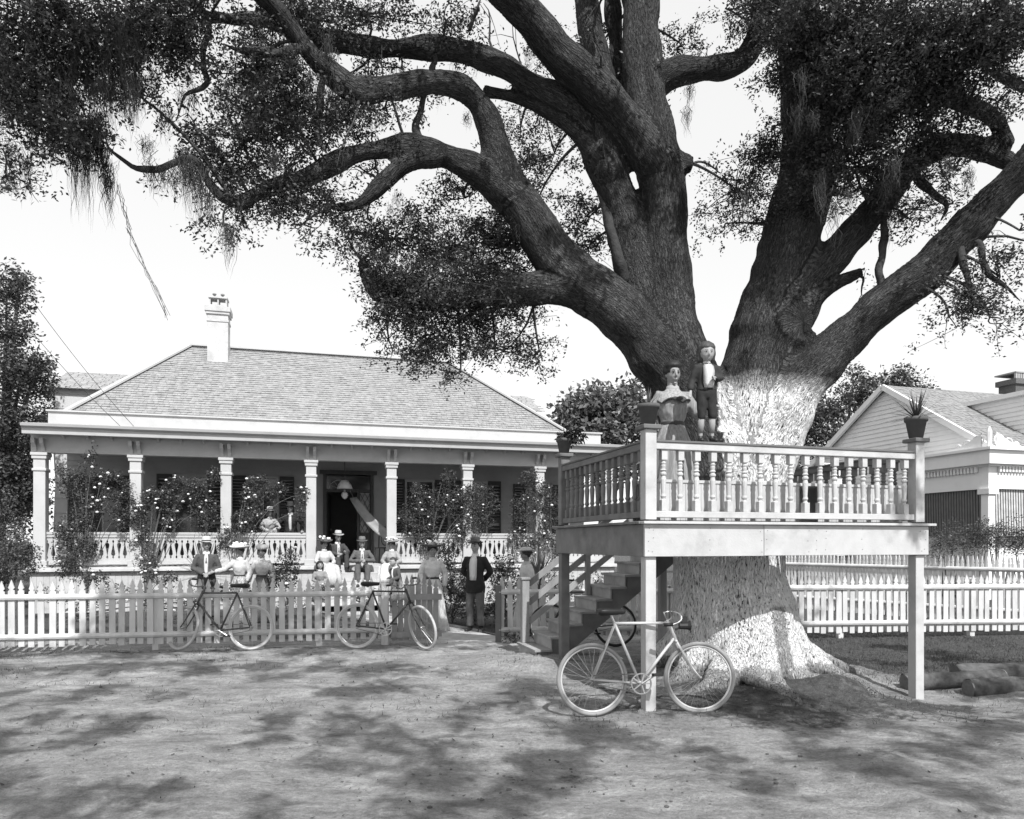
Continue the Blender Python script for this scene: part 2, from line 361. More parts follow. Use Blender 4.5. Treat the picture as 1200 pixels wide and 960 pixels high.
# ================================================================== THE VILLA
HT = math.radians(15); HC = (math.cos(HT), math.sin(HT)); H0X, H0Y = -11.40, 17.5
def hw(s, y, z=0): return Vector((H0X + HC[0] * s - HC[1] * y, H0Y + HC[1] * s + HC[0] * y, z))
def hs(u, y):   # local facade coordinate of a photo column at local depth y
    k = (u - CX) / FPX; return (k * (H0Y + HC[0] * y) - H0X + HC[1] * y) / (HC[0] - HC[1] * k)
FL = 1.10; BEAM = 3.87
def villa():
    h = empty('villa', (H0X, H0Y, 0), HT, 'long white clapboard villa with shingled hip roof and columned front porch', 'house')
    w = HOUSEW()
    # --- columns
    for i in range(8):
        s = 2.1 * i; mb = MB(); mb.box(s - .13, s + .13, -.13, .13, FL - 1.1 + .0, BEAM - .06)
        c = mb.build('column', w, h, bevel=.012)
        q = MB(); q.box(s - .18, s + .18, -.18, .18, BEAM - .07, BEAM); q.box(s - .16, s + .16, -.16, .16, BEAM - .15, BEAM - .065)
        q.build('capital', w, c, bevel=.008); MB().box(s - .155, s + .155, -.155, .155, BEAM - .44, BEAM - .38).build('neck_band', w, c, bevel=.008)
        q = MB(); q.box(s - .17, s + .17, -.17, .17, FL, FL + .16); q.build('column_base', w, c, bevel=.008)
    # --- frieze with small brackets
    mb = MB(); mb.box(-.18, 14.88, -.12, .12, BEAM + .002, 4.33); fz = mb.build('frieze', w, h)
    bk = MB(); bk.prism([(0, 0), (-.03, 0), (-.06, .1), (-.16, .2), (-.19, .31), (0, .31)], -.04, .04)
    # profile is in x: turn so that it sticks out to the front
    bme = bk.mesh('bracket'); bme.materials.append(w)
    for i in range(8):
        for d in (-.09, .09): put(bme, 'bracket', fz, (2.1 * i + d, -.12, BEAM + .02), (0, 0, PI / 2))
        if i < 7:
            for k in range(1, 4): put(bme, 'bracket', fz, (2.1 * i + 2.1 * k / 4, -.12, 4.20), (0, 0, PI / 2), (.75, .7, .36))
    # --- gutter and porch roof
    mb = MB(); prof = [(-.42, 4.26), (-.50, 4.27), (-.52, 4.40), (-.60, 4.44), (-.62, 4.50), (-.42, 4.53)]
    o = len(mb.v)
    for x in (-.24, 15.0): mb.v.extend([(x, y, z) for y, z in prof])
    n = len(prof); mb.f += [(i, (i + 1) % n, n + (i + 1) % n, n + i) for i in range(n)] + [tuple(range(n))[::-1], tuple(range(n, 2 * n))]
    mb.build('gutter', w, h)
    mb = MB(); mb.box(-.2, 14.95, -.42, 2.2, 4.335, 4.36); mb.build('porch_ceiling', mat('porch_ceiling_paint', .3, .7), h)
    mb = MB(); mb.add([(-.22, -.6, 4.51), (14.98, -.6, 4.51), (14.4, .75, 4.72), (.3, .75, 4.72), (-.22, 2.3, 4.72), (14.98, 2.3, 4.72), (-.22, -.6, 4.47), (14.98, -.6, 4.47)],
                      [(0, 1, 2, 3), (0, 3, 4), (1, 5, 2), (0, 6, 7, 1)]); mb.build('porch_roof', mat('porch_roof_metal', .36, .5, .08, 2, grime=.15), h)
    mb = MB(); mb.box(-.05, 14.75, .62, .72, 4.66, 4.99); mb.box(-.09, 14.79, .57, .74, 4.99, 5.03); mb.build('upper_fascia', w, h)
    # --- hip roof
    e0, e1, ey, ez = .30, 13.75, .70, 4.98; r0, r1, ry, rz = 2.7, 10.7, 4.0, 7.69; by = 7.3
    roof = MB().add([(e0, ey, ez), (e1, ey, ez), (e1, by, ez), (e0, by, ez), (r0, ry, rz), (r1, ry, rz)],
                    [(0, 1, 5, 4), (1, 2, 5), (2, 3, 4, 5), (3, 0, 4), (3, 2, 1, 0)]).build('roof', SHINGLE(), h)
    courses = MB(); rr = random.Random(4); nr = 34
    L0 = Vector((e0, ey, ez)); R0 = Vector((e1, ey, ez)); L1 = Vector((r0, ry, rz)); R1 = Vector((r1, ry, rz)); nrm = (R0 - L0).cross(L1 - L0).normalized()
    for i in range(nr):
        t0 = i / nr; t1 = min(1, (i + 1.25) / nr); a, b_ = L0.lerp(L1, t0), R0.lerp(R1, t0); c = L0.lerp(L1, t1); x = a.x
        while x < b_.x - .02:
            wdt = min(rr.uniform(.09, .2), b_.x - x); k = rr.uniform(-.018, .018) / .1 * (t1 - t0) * .5
            lo = a.lerp(c, k); th = rr.uniform(.014, .03); y0, z0, y1, z1 = lo.y, lo.z, c.y, c.z
            up = nrm * th; e = .002; x1 = x + wdt - rr.uniform(.004, .014); xc = min(max(x, c.x - .0), b_.x)
            q = [(x, y0, z0), (x1, y0, z0), (x1, y1, z1), (x, y1, z1)]
            q = q + [(p[0] + up.x, p[1] + up.y, p[2] + up.z) for p in q[:2]] + [(p[0] + nrm.x * e, p[1] + nrm.y * e, p[2] + nrm.z * e) for p in q[2:]]
            courses.add(q, [(0, 1, 5, 4), (4, 5, 6, 7), (1, 2, 6, 5), (3, 0, 4, 7)]); x += wdt
    courses.build('shingle_courses', SHINGLE(), roof)['kind'] = 'stuff'
    cap = MB()
    for p, q in ((L0, L1), (R0, R1), (L1, R1)): cap.beam(p + Vector((0, -.02, .04)), q + Vector((0, -.02, .04)), .2, .05)
    cap.build('ridge_board', w, roof)
    # --- chimney
    cs, cy = 3.58, 3.5; m = mat('chimney_plaster', .44, .85, .12, 3, .3, 25, grime=.25); ch = MB(); ch.box(cs - .29, cs + .29, cy - .24, cy + .3, 6.7, 8.72); c = ch.build('chimney', m, roof)
    q = MB(); q.box(cs - .31, cs + .31, cy - .26, cy + .32, 8.30, 8.36); q.box(cs - .33, cs + .33, cy - .28, cy + .34, 8.52, 8.6); q.box(cs - .36, cs + .36, cy - .31, cy + .37, 8.6, 8.74); q.build('chimney_cap', m, c)
    hood = MB(); hood.box(cs - .25, cs + .25, cy - .18, cy + .22, 8.74, 8.82)
    for d in (-.25, -.02, .21): hood.box(cs + d, cs + d + .04, cy - .16, cy + .2, 8.82, 9.02)
    hood.box(cs - .27, cs + .27, cy - .2, cy + .24, 9.02, 9.06); hood.build('chimney_hood', m, c)
    q = MB()
    for d in (-.12, .11): q.lathe([(.045, 9.06), (.05, 9.1), (.02, 9.13), (.06, 9.17), (.055, 9.2)], (cs + d, cy, 0), 8)
    q.build('chimney_finial', mat('finial', .2), c)
    # --- rear wing
    wing = MB(); wing.add([(-2.0, 7.4, 0), (14.8, 7.4, 0), (14.8, 11, 0), (-2, 11, 0), (-2, 7.4, 6.9), (14.8, 7.4, 6.9), (14.8, 11, 6.9), (-2, 11, 6.9), (-2, 9.2, 7.75), (14.8, 9.2, 7.75)],
                          [(0, 1, 5, 4), (1, 2, 6, 9, 5), (2, 3, 7, 6), (3, 0, 4, 8, 7)]); wv = wing.build('rear_wing', HOUSEW(), h)
    q = MB()
    for k in range(14): q.beam((-2.02, 7.39, .2 + .5 * k), (14.8, 7.39, .2 + .5 * k), .02, .03)
    q.build('wing_siding', HOUSEW(), wv)['kind'] = 'stuff'
    q = MB(); q.add([(-2.15, 7.2, 6.83), (14.95, 7.2, 6.83), (14.95, 9.2, 7.8), (-2.15, 9.2, 7.8), (-2.15, 11.2, 6.83), (14.95, 11.2, 6.83)], [(0, 1, 2, 3), (3, 2, 5, 4)])
    wr = q.build('wing_roof', SHINGLE(), wv); q = MB(); rr2 = random.Random(8)
    for i in range(13):
        x = -2.15; y0 = 7.2 + 2 * i / 13; z0 = 6.83 + .97 * i / 13
        while x < 14.9:
            wd = rr2.uniform(.2, .4); q.beam((x, y0 + .06, z0 + .05), (x + wd - .02, y0 + .06, z0 + .05), .16, .02, (0, -.43, 1)); x += wd
    q.build('shingle_courses', SHINGLE(), wr)['kind'] = 'stuff'
    # --- porch floor, skirt, steps
    mb = MB(); mb.box(-.28, 14.98, -.24, 2.2, FL - .06, FL); mb.box(-.3, 14.99, -.26, -.2, FL - .1, FL - .035); mb.build('porch_floor', mat('floor_paint', .45, .7), h)
    sk = MB(); x = -.2
    me = MB().box(-.069, .069, -.012, .012, 0, FL - .11).mesh('skirt_board'); me.materials.append(mat('skirt_paint', .42, .7, .1, grime=.3))
    skirt = MB().box(-.2, 14.9, -.12, -.08, FL - .25, FL - .1).build('skirt', w, h)
    for k in range(106):
        if not 6.3 < -.12 + .142 * k < 8.4: put(me, 'skirt_board', skirt, (-.12 + .142 * k, -.14, -.03))
    st = MB().box(6.48, 8.22, -.2, -.16, 0, .9).build('steps', w, h)
    for n_ in range(1, 6):
        z = FL - .183 * n_; y = -.24 - .3 * (n_ - 1)
        MB().box(6.5, 8.2, y - .32, y, z - .035, z).build('tread', w, st, bevel=.006)
        MB().box(6.52, 8.18, y - .03, y - .01, z, z + .148).build('riser', w, st)
    for x in (6.5, 8.16): MB().add([(x, -.2, 0), (x + .04, -.2, 0), (x + .04, -1.72, 0), (x, -1.72, 0), (x, -.2, .88), (x + .04, -.2, .88), (x + .04, -1.72, .14), (x, -1.72, .14)],
                                   [(0, 3, 2, 1), (4, 5, 6, 7), (0, 1, 5, 4), (2, 3, 7, 6), (1, 2, 6, 5), (3, 0, 4, 7)]).build('stringer', w, st)
    # --- sawn balusters
    cut = [(.085, 0), (.095, .014), (.12, .022), (.145, .016), (.16, .005), (.20, .008), (.30, .024), (.38, .040), (.43, .046), (.465, .036), (.48, .008), (.505, .018), (.53, .018), (.55, 0)]
    inv = [(.635 - z, c) for z, c in reversed(cut)]; hwid = .0650
    def sawn(lc, rc):
        poly = [(-hwid, 0)] + [(-hwid + c, z) for z, c in lc] + [(-hwid, .64), (hwid, .64)] + [(hwid - c, z) for z, c in reversed(rc)] + [(hwid, 0)]
        return MB().prism(poly, -.012, .012).mesh('baluster')
    bA, bB = sawn(cut, inv), sawn(inv, cut); bA.materials.append(w); bB.materials.append(w)
    for i in (0, 1, 2, 4, 5, 6):
        a, b_ = 2.1 * i + .13, 2.1 * (i + 1) - .13
        rl = MB().box(a, b_, -.05, .06, FL + .80, FL + .86).build('railing', w, h)
        MB().box(a, b_, -.035, .035, FL + .73, FL + .80).build('rail', w, rl); MB().box(a, b_, -.04, .04, FL + .06, FL + .14).build('rail', w, rl)
        n_ = 14
        for k in range(n_): put(bB if k % 2 else bA, 'baluster', rl, (a + (b_ - a) * (k + .5) / n_, 0, FL + .115))
    # --- walls with openings (z from floor to ceiling)
    op = [(.35, 1.19, 1.55, 3.55), (2.55, 3.45, 1.12, 3.62), (4.5, 5.38, 1.55, 3.62), (6.62, 8.08, FL, 3.72), (9.02, 9.92, 1.55, 3.62), (10.86, 11.60, 1.12, 3.62), (12.85, 13.70, 1.55, 3.55)]
    WY = 2.2; sd = MB(); wallbox = MB()
    z = FL
    while z < 4.335:
        z1 = min(z + .135, 4.335); x = -.15 + .0; segs = []; cur = .0 - .1
        for (a, b_, c, d) in op:
            if z1 > c + .01 and z < d - .01: segs.append((cur, a)); cur = b_
        segs.append((cur, 14.8))
        for a, b_ in segs:
            if b_ - a > .02: sd.add([(a, WY - .022, z), (b_, WY - .022, z), (b_, WY - .004, z1), (a, WY - .004, z1), (a, WY, z), (b_, WY, z)], [(0, 1, 2, 3), (4, 5, 1, 0)])
        z = z1
    xs = [-.1] + [q for o_ in op for q in o_[:2]] + [14.8]
    for k in range(0, len(xs), 2): wallbox.box(xs[k], xs[k + 1], WY, WY + .15, 0, 4.7)
    for (a, b_, c, d) in op: wallbox.box(a, b_, WY + .002, WY + .148, d, 4.69); (c > FL + .03) and wallbox.box(a, b_, WY + .002, WY + .148, 0, c)
    wallbox.box(-.1, .05, WY + .15, 7.3, 0, 4.9); wallbox.box(14.65, 14.8, WY + .15, 7.3, 0, 4.9); wallbox.box(-.1, 14.8, 7.15, 7.3, 0, 4.9)
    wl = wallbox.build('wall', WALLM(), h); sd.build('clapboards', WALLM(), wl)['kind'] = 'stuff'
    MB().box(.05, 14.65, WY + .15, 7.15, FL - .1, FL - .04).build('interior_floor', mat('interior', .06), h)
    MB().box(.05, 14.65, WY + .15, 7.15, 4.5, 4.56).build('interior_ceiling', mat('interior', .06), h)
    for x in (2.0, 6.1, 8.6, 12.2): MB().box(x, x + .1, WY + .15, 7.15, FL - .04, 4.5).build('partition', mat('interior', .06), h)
    shut = MB()
    for x in (-.2, .16): shut.box(x, x + .04, -.02, .02, 0, 1)
    for z in (0, .48, .95): shut.box(-.16, .16, -.019, .019, z, z + .05)
    for k in range(22):
        if not 9.6 < k < 11.4: shut.beam((-.16, 0, .06 + .041 * k), (.16, 0, .06 + .041 * k), .045, .007, (0, -.6, 1))
    shm = shut.mesh('shutter'); shm.materials.append(DARK())
    glass = mat('window_glass', .03, .08, .1, spec=.6)
    for j, (a, b_, c, d) in enumerate(op):
        if j == 3: continue
        fr = MB()
        for x in (a, b_ - .06): fr.box(x, x + .06, WY - .04, WY + .08, c, d)
        fr.box(a + .06, b_ - .06, WY - .04, WY + .08, d - .07, d); fr.box(a - .05, b_ + .05, WY - .08, WY + .08, c - .06, c - .001)
        wd = fr.build('window', mat('window_frame', .3, .6), h)
        sash = MB(); mid = (a + b_) / 2; zm = (c + d) / 2
        sash.box(a + .06, b_ - .06, WY + .02, WY + .06, zm - .03, zm + .03); sash.box(mid - .015, mid + .015, WY + .02, WY + .05, c, zm - .03); sash.box(mid - .015, mid + .015, WY + .02, WY + .05, zm + .03, d - .07)
        sash.build('sash', mat('window_frame', .3, .6), wd)
        for x0, x1 in ((a + .06, mid - .015), (mid + .015, b_ - .06)):
            for z0, z1 in ((c, zm - .03), (zm + .03, d - .07)): MB().box(x0, x1, WY + .03, WY + .036, z0, z1).build('pane', glass, wd)
        for sgn, x in ((-1, a - .22), (1, b_ + .22)): put(shm, 'shutter', wd, (x, WY - .05, c), (0, 0, sgn * .05), (1, 1, d - c))
        if j in (0, 4):
            MB().box(a + .1, mid - .03, WY + .10, WY + .105, c + .9, d - .1).build('curtain', mat('curtain', .5, .9, .2, 4, stretch=(8, 1, .3)), wd)
    # --- front door
    dk = mat('door_wood', .04, .45, .25, 6); a, b_ = 6.62, 8.08
    d = MB()
    for x in (a, b_ - .09): d.box(x, x + .09, WY - .06, WY + .12, FL, 3.72)
    d.box(a - .1, b_ + .1, WY - .09, WY + .1, 3.72, 3.84); d.box(a + .09, b_ - .09, WY - .03, WY + .1, 3.20, 3.28); d.box(7.60, 7.67, WY - .03, WY + .1, FL, 3.2)
    door = d.build('front_door', dk, h)
    MB().box(a + .1, b_ - .1, WY + .04, WY + .046, 3.29, 3.7).build('transom_pane', glass, door)
    fan = MB(); fan.tube([(7.1 + .3 * math.cos(t), WY + .02, 3.3 + .26 * math.sin(t)) for t in np.linspace(0, PI, 13)], .012, 6)
    for t in np.linspace(.4, PI - .4, 5): fan.beam((7.1, WY + .02, 3.3), (7.1 + .29 * math.cos(t), WY + .02, 3.3 + .25 * math.sin(t)), .012, .012)
    fan.build('fanlight', mat('fan_metal', .3), door)
    sl_ = MB().box(7.68, 7.98, WY + .0, WY + .05, FL, 2.0).build('sidelight', dk, door)
    MB().box(7.69, 7.97, WY + .03, WY + .036, 2.0, 3.19).build('sidelight_pane', mat('sidelight_glass', .22, .15, .1), door)
    q = MB()
    for k in range(-2, 6):
        z0 = 2.0 + .3 * k
        for s0, s1 in ((z0, z0 + .56), (z0 + .56, z0)):
            pts = [(7.69, s0), (7.97, s1)]; t0, t1 = 0., 1.
            for zl, sg in ((2.0, 1), (3.19, -1)):
                f0, f1 = (pts[0][1] - zl) * sg, (pts[1][1] - zl) * sg
                if f0 < 0 and f1 < 0: t0 = 2
                elif f0 < 0: t0 = max(t0, f0 / (f0 - f1))
                elif f1 < 0: t1 = min(t1, f0 / (f0 - f1))
            if t0 < t1 - .02:
                pp = lambda t: (7.69 + .28 * t, WY + .015, s0 + (s1 - s0) * t); q.beam(pp(t0), pp(t1), .016, .016, (0, 1, 0))
    q.build('lattice', mat('lattice_lead', .06), door)
    q = MB(); q.ell((7.83, WY - .005, 1.65), (.09, .012, .17), 14, 6); q.build('oval_panel', mat('oval_panel', .1, .4), door)
    q = MB(); q.beam((7.15, 3.0, FL + .02), (6.75, 3.45, FL + .02), .001, .001); 
    leafd = MB().box(0, .85, -.02, .02, 0, 2.05).build('door_leaf', dk, door); leafd.location = (6.72, WY + .12, FL); leafd.rotation_euler = (0, 0, 1.45)
    MB().ell((.78, -.045, 1.0), (.028, .028, .028), 8, 6).build('knob', mat('brass', .35, .3, metal=.8), leafd)
    return h
villa()

# hanging lamp in the porch, hammock, round-backed chair
def porch_things():
    p = hw(hs(404, .9), .9)
    l = empty('hanging_lamp', (p.x, p.y, 2.9), HT, 'glass oil lamp with fluted shade hanging in front of the villa door', 'lamp')
    MB().tube([(0, 0, .55), (0, 0, 1.44)], .012, 6).build('chain', mat('iron', .05), l)
    MB().lathe([(.03, .55), (.1, .53), (.18, .42), (.22, .3), (.2, .295), (.15, .4), (.08, .5), (.02, .52)], n=16).build('lamp_shade', mat('milk_glass', .5, .3), l, smooth=True)
    MB().lathe([(.01, .02), (.06, .05), (.1, .12), (.08, .19), (.03, .22), (.03, .3), (.045, .33), (.03, .45)], n=14).build('oil_font', mat('lamp_glass', .45, .2), l, smooth=True)
    MB().lathe([(.2, .28), (.215, .28), (.215, .3), (.2, .3)], n=16).build('shade_ring', mat('iron', .05), l)
    a = hw(hs(414, 1.5), 1.5, 3.0); b = hw(hs(470, .9), .9, 1.75)
    h = empty('hammock', tuple(a), 0, 'pale cloth hammock slung across the porch beside the villa door', 'hammock')
    rs = []; d = b - a
    for i in range(15):
        t = i / 14; c = d * t + Vector((0, 0, -.42 * 4 * t * (1 - t) * .55)); w = .03 + .17 * math.sin(PI * t) ** .6
        top = [c + Vector((0, 0, w * (k - 2) / 2 * .5)) + Vector((.05 * (k - 2), -.02 * (k - 2) ** 2 * .5, 0)) for k in range(5)]
        rs.append(top + [q + Vector((0, .012, 0)) for q in reversed(top)])
    MB().rings(rs).build('cloth', mat('hammock_cloth', .3, .9, .15), h, smooth=True)
    MB().tube([(0, 0, 0), tuple(hw(hs(406, 2.1), 2.1, 3.5) - a)], .01, 6).build('rope', mat('rope', .3), h)
    MB().tube([tuple(d), tuple(hw(8.36, .1, 2.0) - a)], .01, 6).build('rope', mat('rope', .3), h)
    c0 = hw(8.28, 1.5, FL); c = empty('porch_chair', tuple(c0), HT - .5, 'dark bentwood chair with round back between villa door and column', 'chair'); dm = mat('bentwood', .03, .4)
    MB().lathe([(.2, .43), (.22, .44), (.22, .46), (.0, .465)], n=16).build('seat', dm, c)
    for x in (-.15, .15):
        for y in (-.15, .15): MB().tube([(x * .9, y * .9, .44), (x * 1.2, y * 1.25, 0)], .016, 6).build('leg', dm, c)
    MB().tube([(.19 * math.cos(t), .2, .46 + .30 + .3 * math.sin(t)) if t > 0 and t < PI else (.19 * math.cos(t), .19, .46) for t in np.linspace(-.01, PI + .01, 15)], .018, 6).build('backrest', dm, c)
    MB().tube([(.12 * math.cos(t), .2, .72 + .2 * math.sin(t)) for t in np.linspace(0, 2 * PI, 15)[:-1]], .012, 6, closed=True).build('inner_hoop', dm, c)
porch_things()

# ================================================================== FENCES, GATE, PATH
def picket_mesh(wd=.088, h=1.02, name='picket'):
    k = wd / 2; half = [(k, 0), (k, h - .17), (k * .55, h - .155), (k * .55, h - .145), (k * .95, h - .125), (0, h)]
    return MB().prism([(-x, z) for x, z in half[:-1]] + [half[-1]] + [(x, z) for x, z in reversed(half[:-1])], -.011, .011).mesh(name)
PK = picket_mesh(); PK.materials.append(FENCEW())
def fence(name, a, b, label, spacing=.142, z0=.1, rails=(.76, .15), hgt=1.02, postgap=2.5, me=PK, jit=.012):
    a, b = Vector(a), Vector(b); d = b - a; Ln = d.length; ang = math.atan2(d.y, d.x); rr = random.Random(len(label))
    f = empty(name, (a.x, a.y, 0), ang, label, 'fence'); zg = [G(a.x + d.x * t, a.y + d.y * t) * .6 for t in (0, 1)]
    zz = lambda x: z0 + zg[0] + (zg[1] - zg[0]) * x / Ln
    n = int(Ln / spacing)
    for k in range(n + 1):
        x = min(Ln, k * spacing + rr.uniform(-jit, jit))
        put(me, 'picket', f, (x, 0, zz(x) + rr.uniform(-.014, .014)), (0, rr.uniform(-.012, .012), rr.uniform(-.03, .03)), (rr.uniform(.93, 1.06), 1, hgt / 1.02))
    for r in rails:
        pts = [(x, 0) for x in np.linspace(-.05, Ln + .05, 5)]
        rs = []
        for x, _ in pts:
            z = zz(min(max(x, 0), Ln)) + r; rs.append([(x, -.012, z - .045), (x, -.045, z - .03), (x, -.055, z), (x, -.045, z + .03), (x, -.012, z + .045)])
        MB().rings(rs).build('rail', FENCEW(), f, smooth=False)
    x = .4
    while x < Ln: MB().box(x - .045, x + .045, .013, .103, -.1, .95).build('post', FENCEW(), f); x += postgap
    return f
def fy(u, th=10, a=(-7.8, 11.0)):   # world point on the street fence line under photo column u
    k = (u - CX) / FPX; t = math.tan(math.radians(th)); Y = (a[1] - t * a[0]) / (1 - t * k); return Vector((k * Y, Y, 0))
FA = fy(-60); FB = fy(446)
fence('picket_fence', FA, FB, 'white picket fence between villa garden and sand, with two bicycles leaning on it')
# gate post and leaf
gp = fy(452); gpo = MB().box(-.055, .055, -.055, .055, -.05, 1.05); gpo.box(-.065, .065, -.065, .065, 1.05, 1.09)
g_ = gpo.build('gate_post', FENCEW(), None, bevel=.008); g_.location = (gp.x, gp.y - .05, 0); tag(g_, 'square white gate post standing behind bicycle with raised handlebar', 'gate post')
gate = empty('garden_gate', (gp.x + .09, gp.y, 0), math.radians(14), 'weathered picket gate swung open from its post, with diagonal brace', 'gate')
GP = picket_mesh(.085, 1.05, 'picket'); GP.materials.append(mat('gate_paint', .30, .75, .2, 6, .3, 60, (1, 1, .3), grime=.35))
for k in range(8): put(GP, 'picket', gate, (.06 + .098 * k, 0, .07), (0, random.uniform(-.01, .01), 0), (1, 1, .97 + .09 * math.sin(PI * k / 7)))
MB().box(0, .84, -.05, -.013, .74, .84).build('rail', MATS['gate_paint'], gate); MB().box(0, .84, -.05, -.013, .12, .22).build('rail', MATS['gate_paint'], gate)
MB().beam((.04, -.03, .72), (.8, -.03, .24), .03, .07, (0, -1, 0)).build('brace', MATS['gate_paint'], gate)
fr0 = fy(584, 7, (-1.9, 12.05))
def fr(u): return fy(u, 5.5, (fr0.x, fr0.y))
gp2 = MB().box(-.05, .05, -.05, .05, -.05, .98).build('gate_post', mat('old_post', .16, .8, .2), None, bevel=.008); gp2.location = (fr0.x, fr0.y, 0); tag(gp2, 'short dark gate post beside path at end of bright fence panel', 'gate post')
fence('picket_fence', fr(588), fr(790), 'white picket fence section running behind the wooden stairs', rails=(.76, .12))
fence('picket_fence', fr(800), fr(1330), 'white picket fence beyond the tree, in front of neighbouring bushes', rails=(.80, .17), spacing=.135)
# neighbour's taller fence behind
NP = picket_mesh(.05, 1.42, 'picket'); NP.materials.append(mat('far_fence_paint', .6, .7, .15))
q0 = Vector((10.9, 13.9, 0)); q1 = Vector((6.2, 20.4, 0))
fence('picket_fence', q1, q0, 'tall thin white picket fence in front of neighbouring house bushes', .095, 0, (1.14, .3), 1.02, 3, NP)

def path():
    pts = [(-.55, 11.6, .95), (-.75, 12.6, .8), (-1.25, 13.6, .7), (-2.3, 15.2, .65), (-3.5, 16.8, .7), (-3.9, 17.6, .9)]
    A = crom(pts, .25); V = []; F = []
    for i, p in enumerate(A):
        t = A[min(i + 1, len(A) - 1)] - A[max(i - 1, 0)]; n = np.array([-t[1], t[0]]); n /= np.linalg.norm(n)
        for k in (-1, -.5, 0, .5, 1):
            x, y = p[0] + n[0] * k * p[2] * .75, p[1] + n[1] * k * p[2] * .75; V.append((x, y, G(x, y) + (-.02 if i < 1 else .004 if i < 5 else .016) + .006 * (1 - k * k)))
        if i:
            o = (i - 1) * 5; F += [(o + k, o + k + 1, o + k + 6, o + k + 5) for k in range(4)]
    mb = MB(); mb.v = V; mb.f = [f[::-1] for f in F]; o = mb.build('path', mat('path_sand', .38, .95, .22, 5, .5, 40, grime=.2), None, True); tag(o, kind='structure')
    mb = MB()
    for sgn in (-1, 1):
        L_ = []
        for i, p in enumerate(A[7:]):
            t = A[min(i + 8, len(A) - 1)] - A[i + 6]; n = np.array([-t[1], t[0]]); n /= np.linalg.norm(n); L_.append((p[0] + n[0] * sgn * p[2] * .78, p[1] + n[1] * sgn * p[2] * .78, .03))
        e = MB().tube(L_, .035, 6).build('path_edging', mat('edging', .2), None); tag(e, kind='structure')
path()
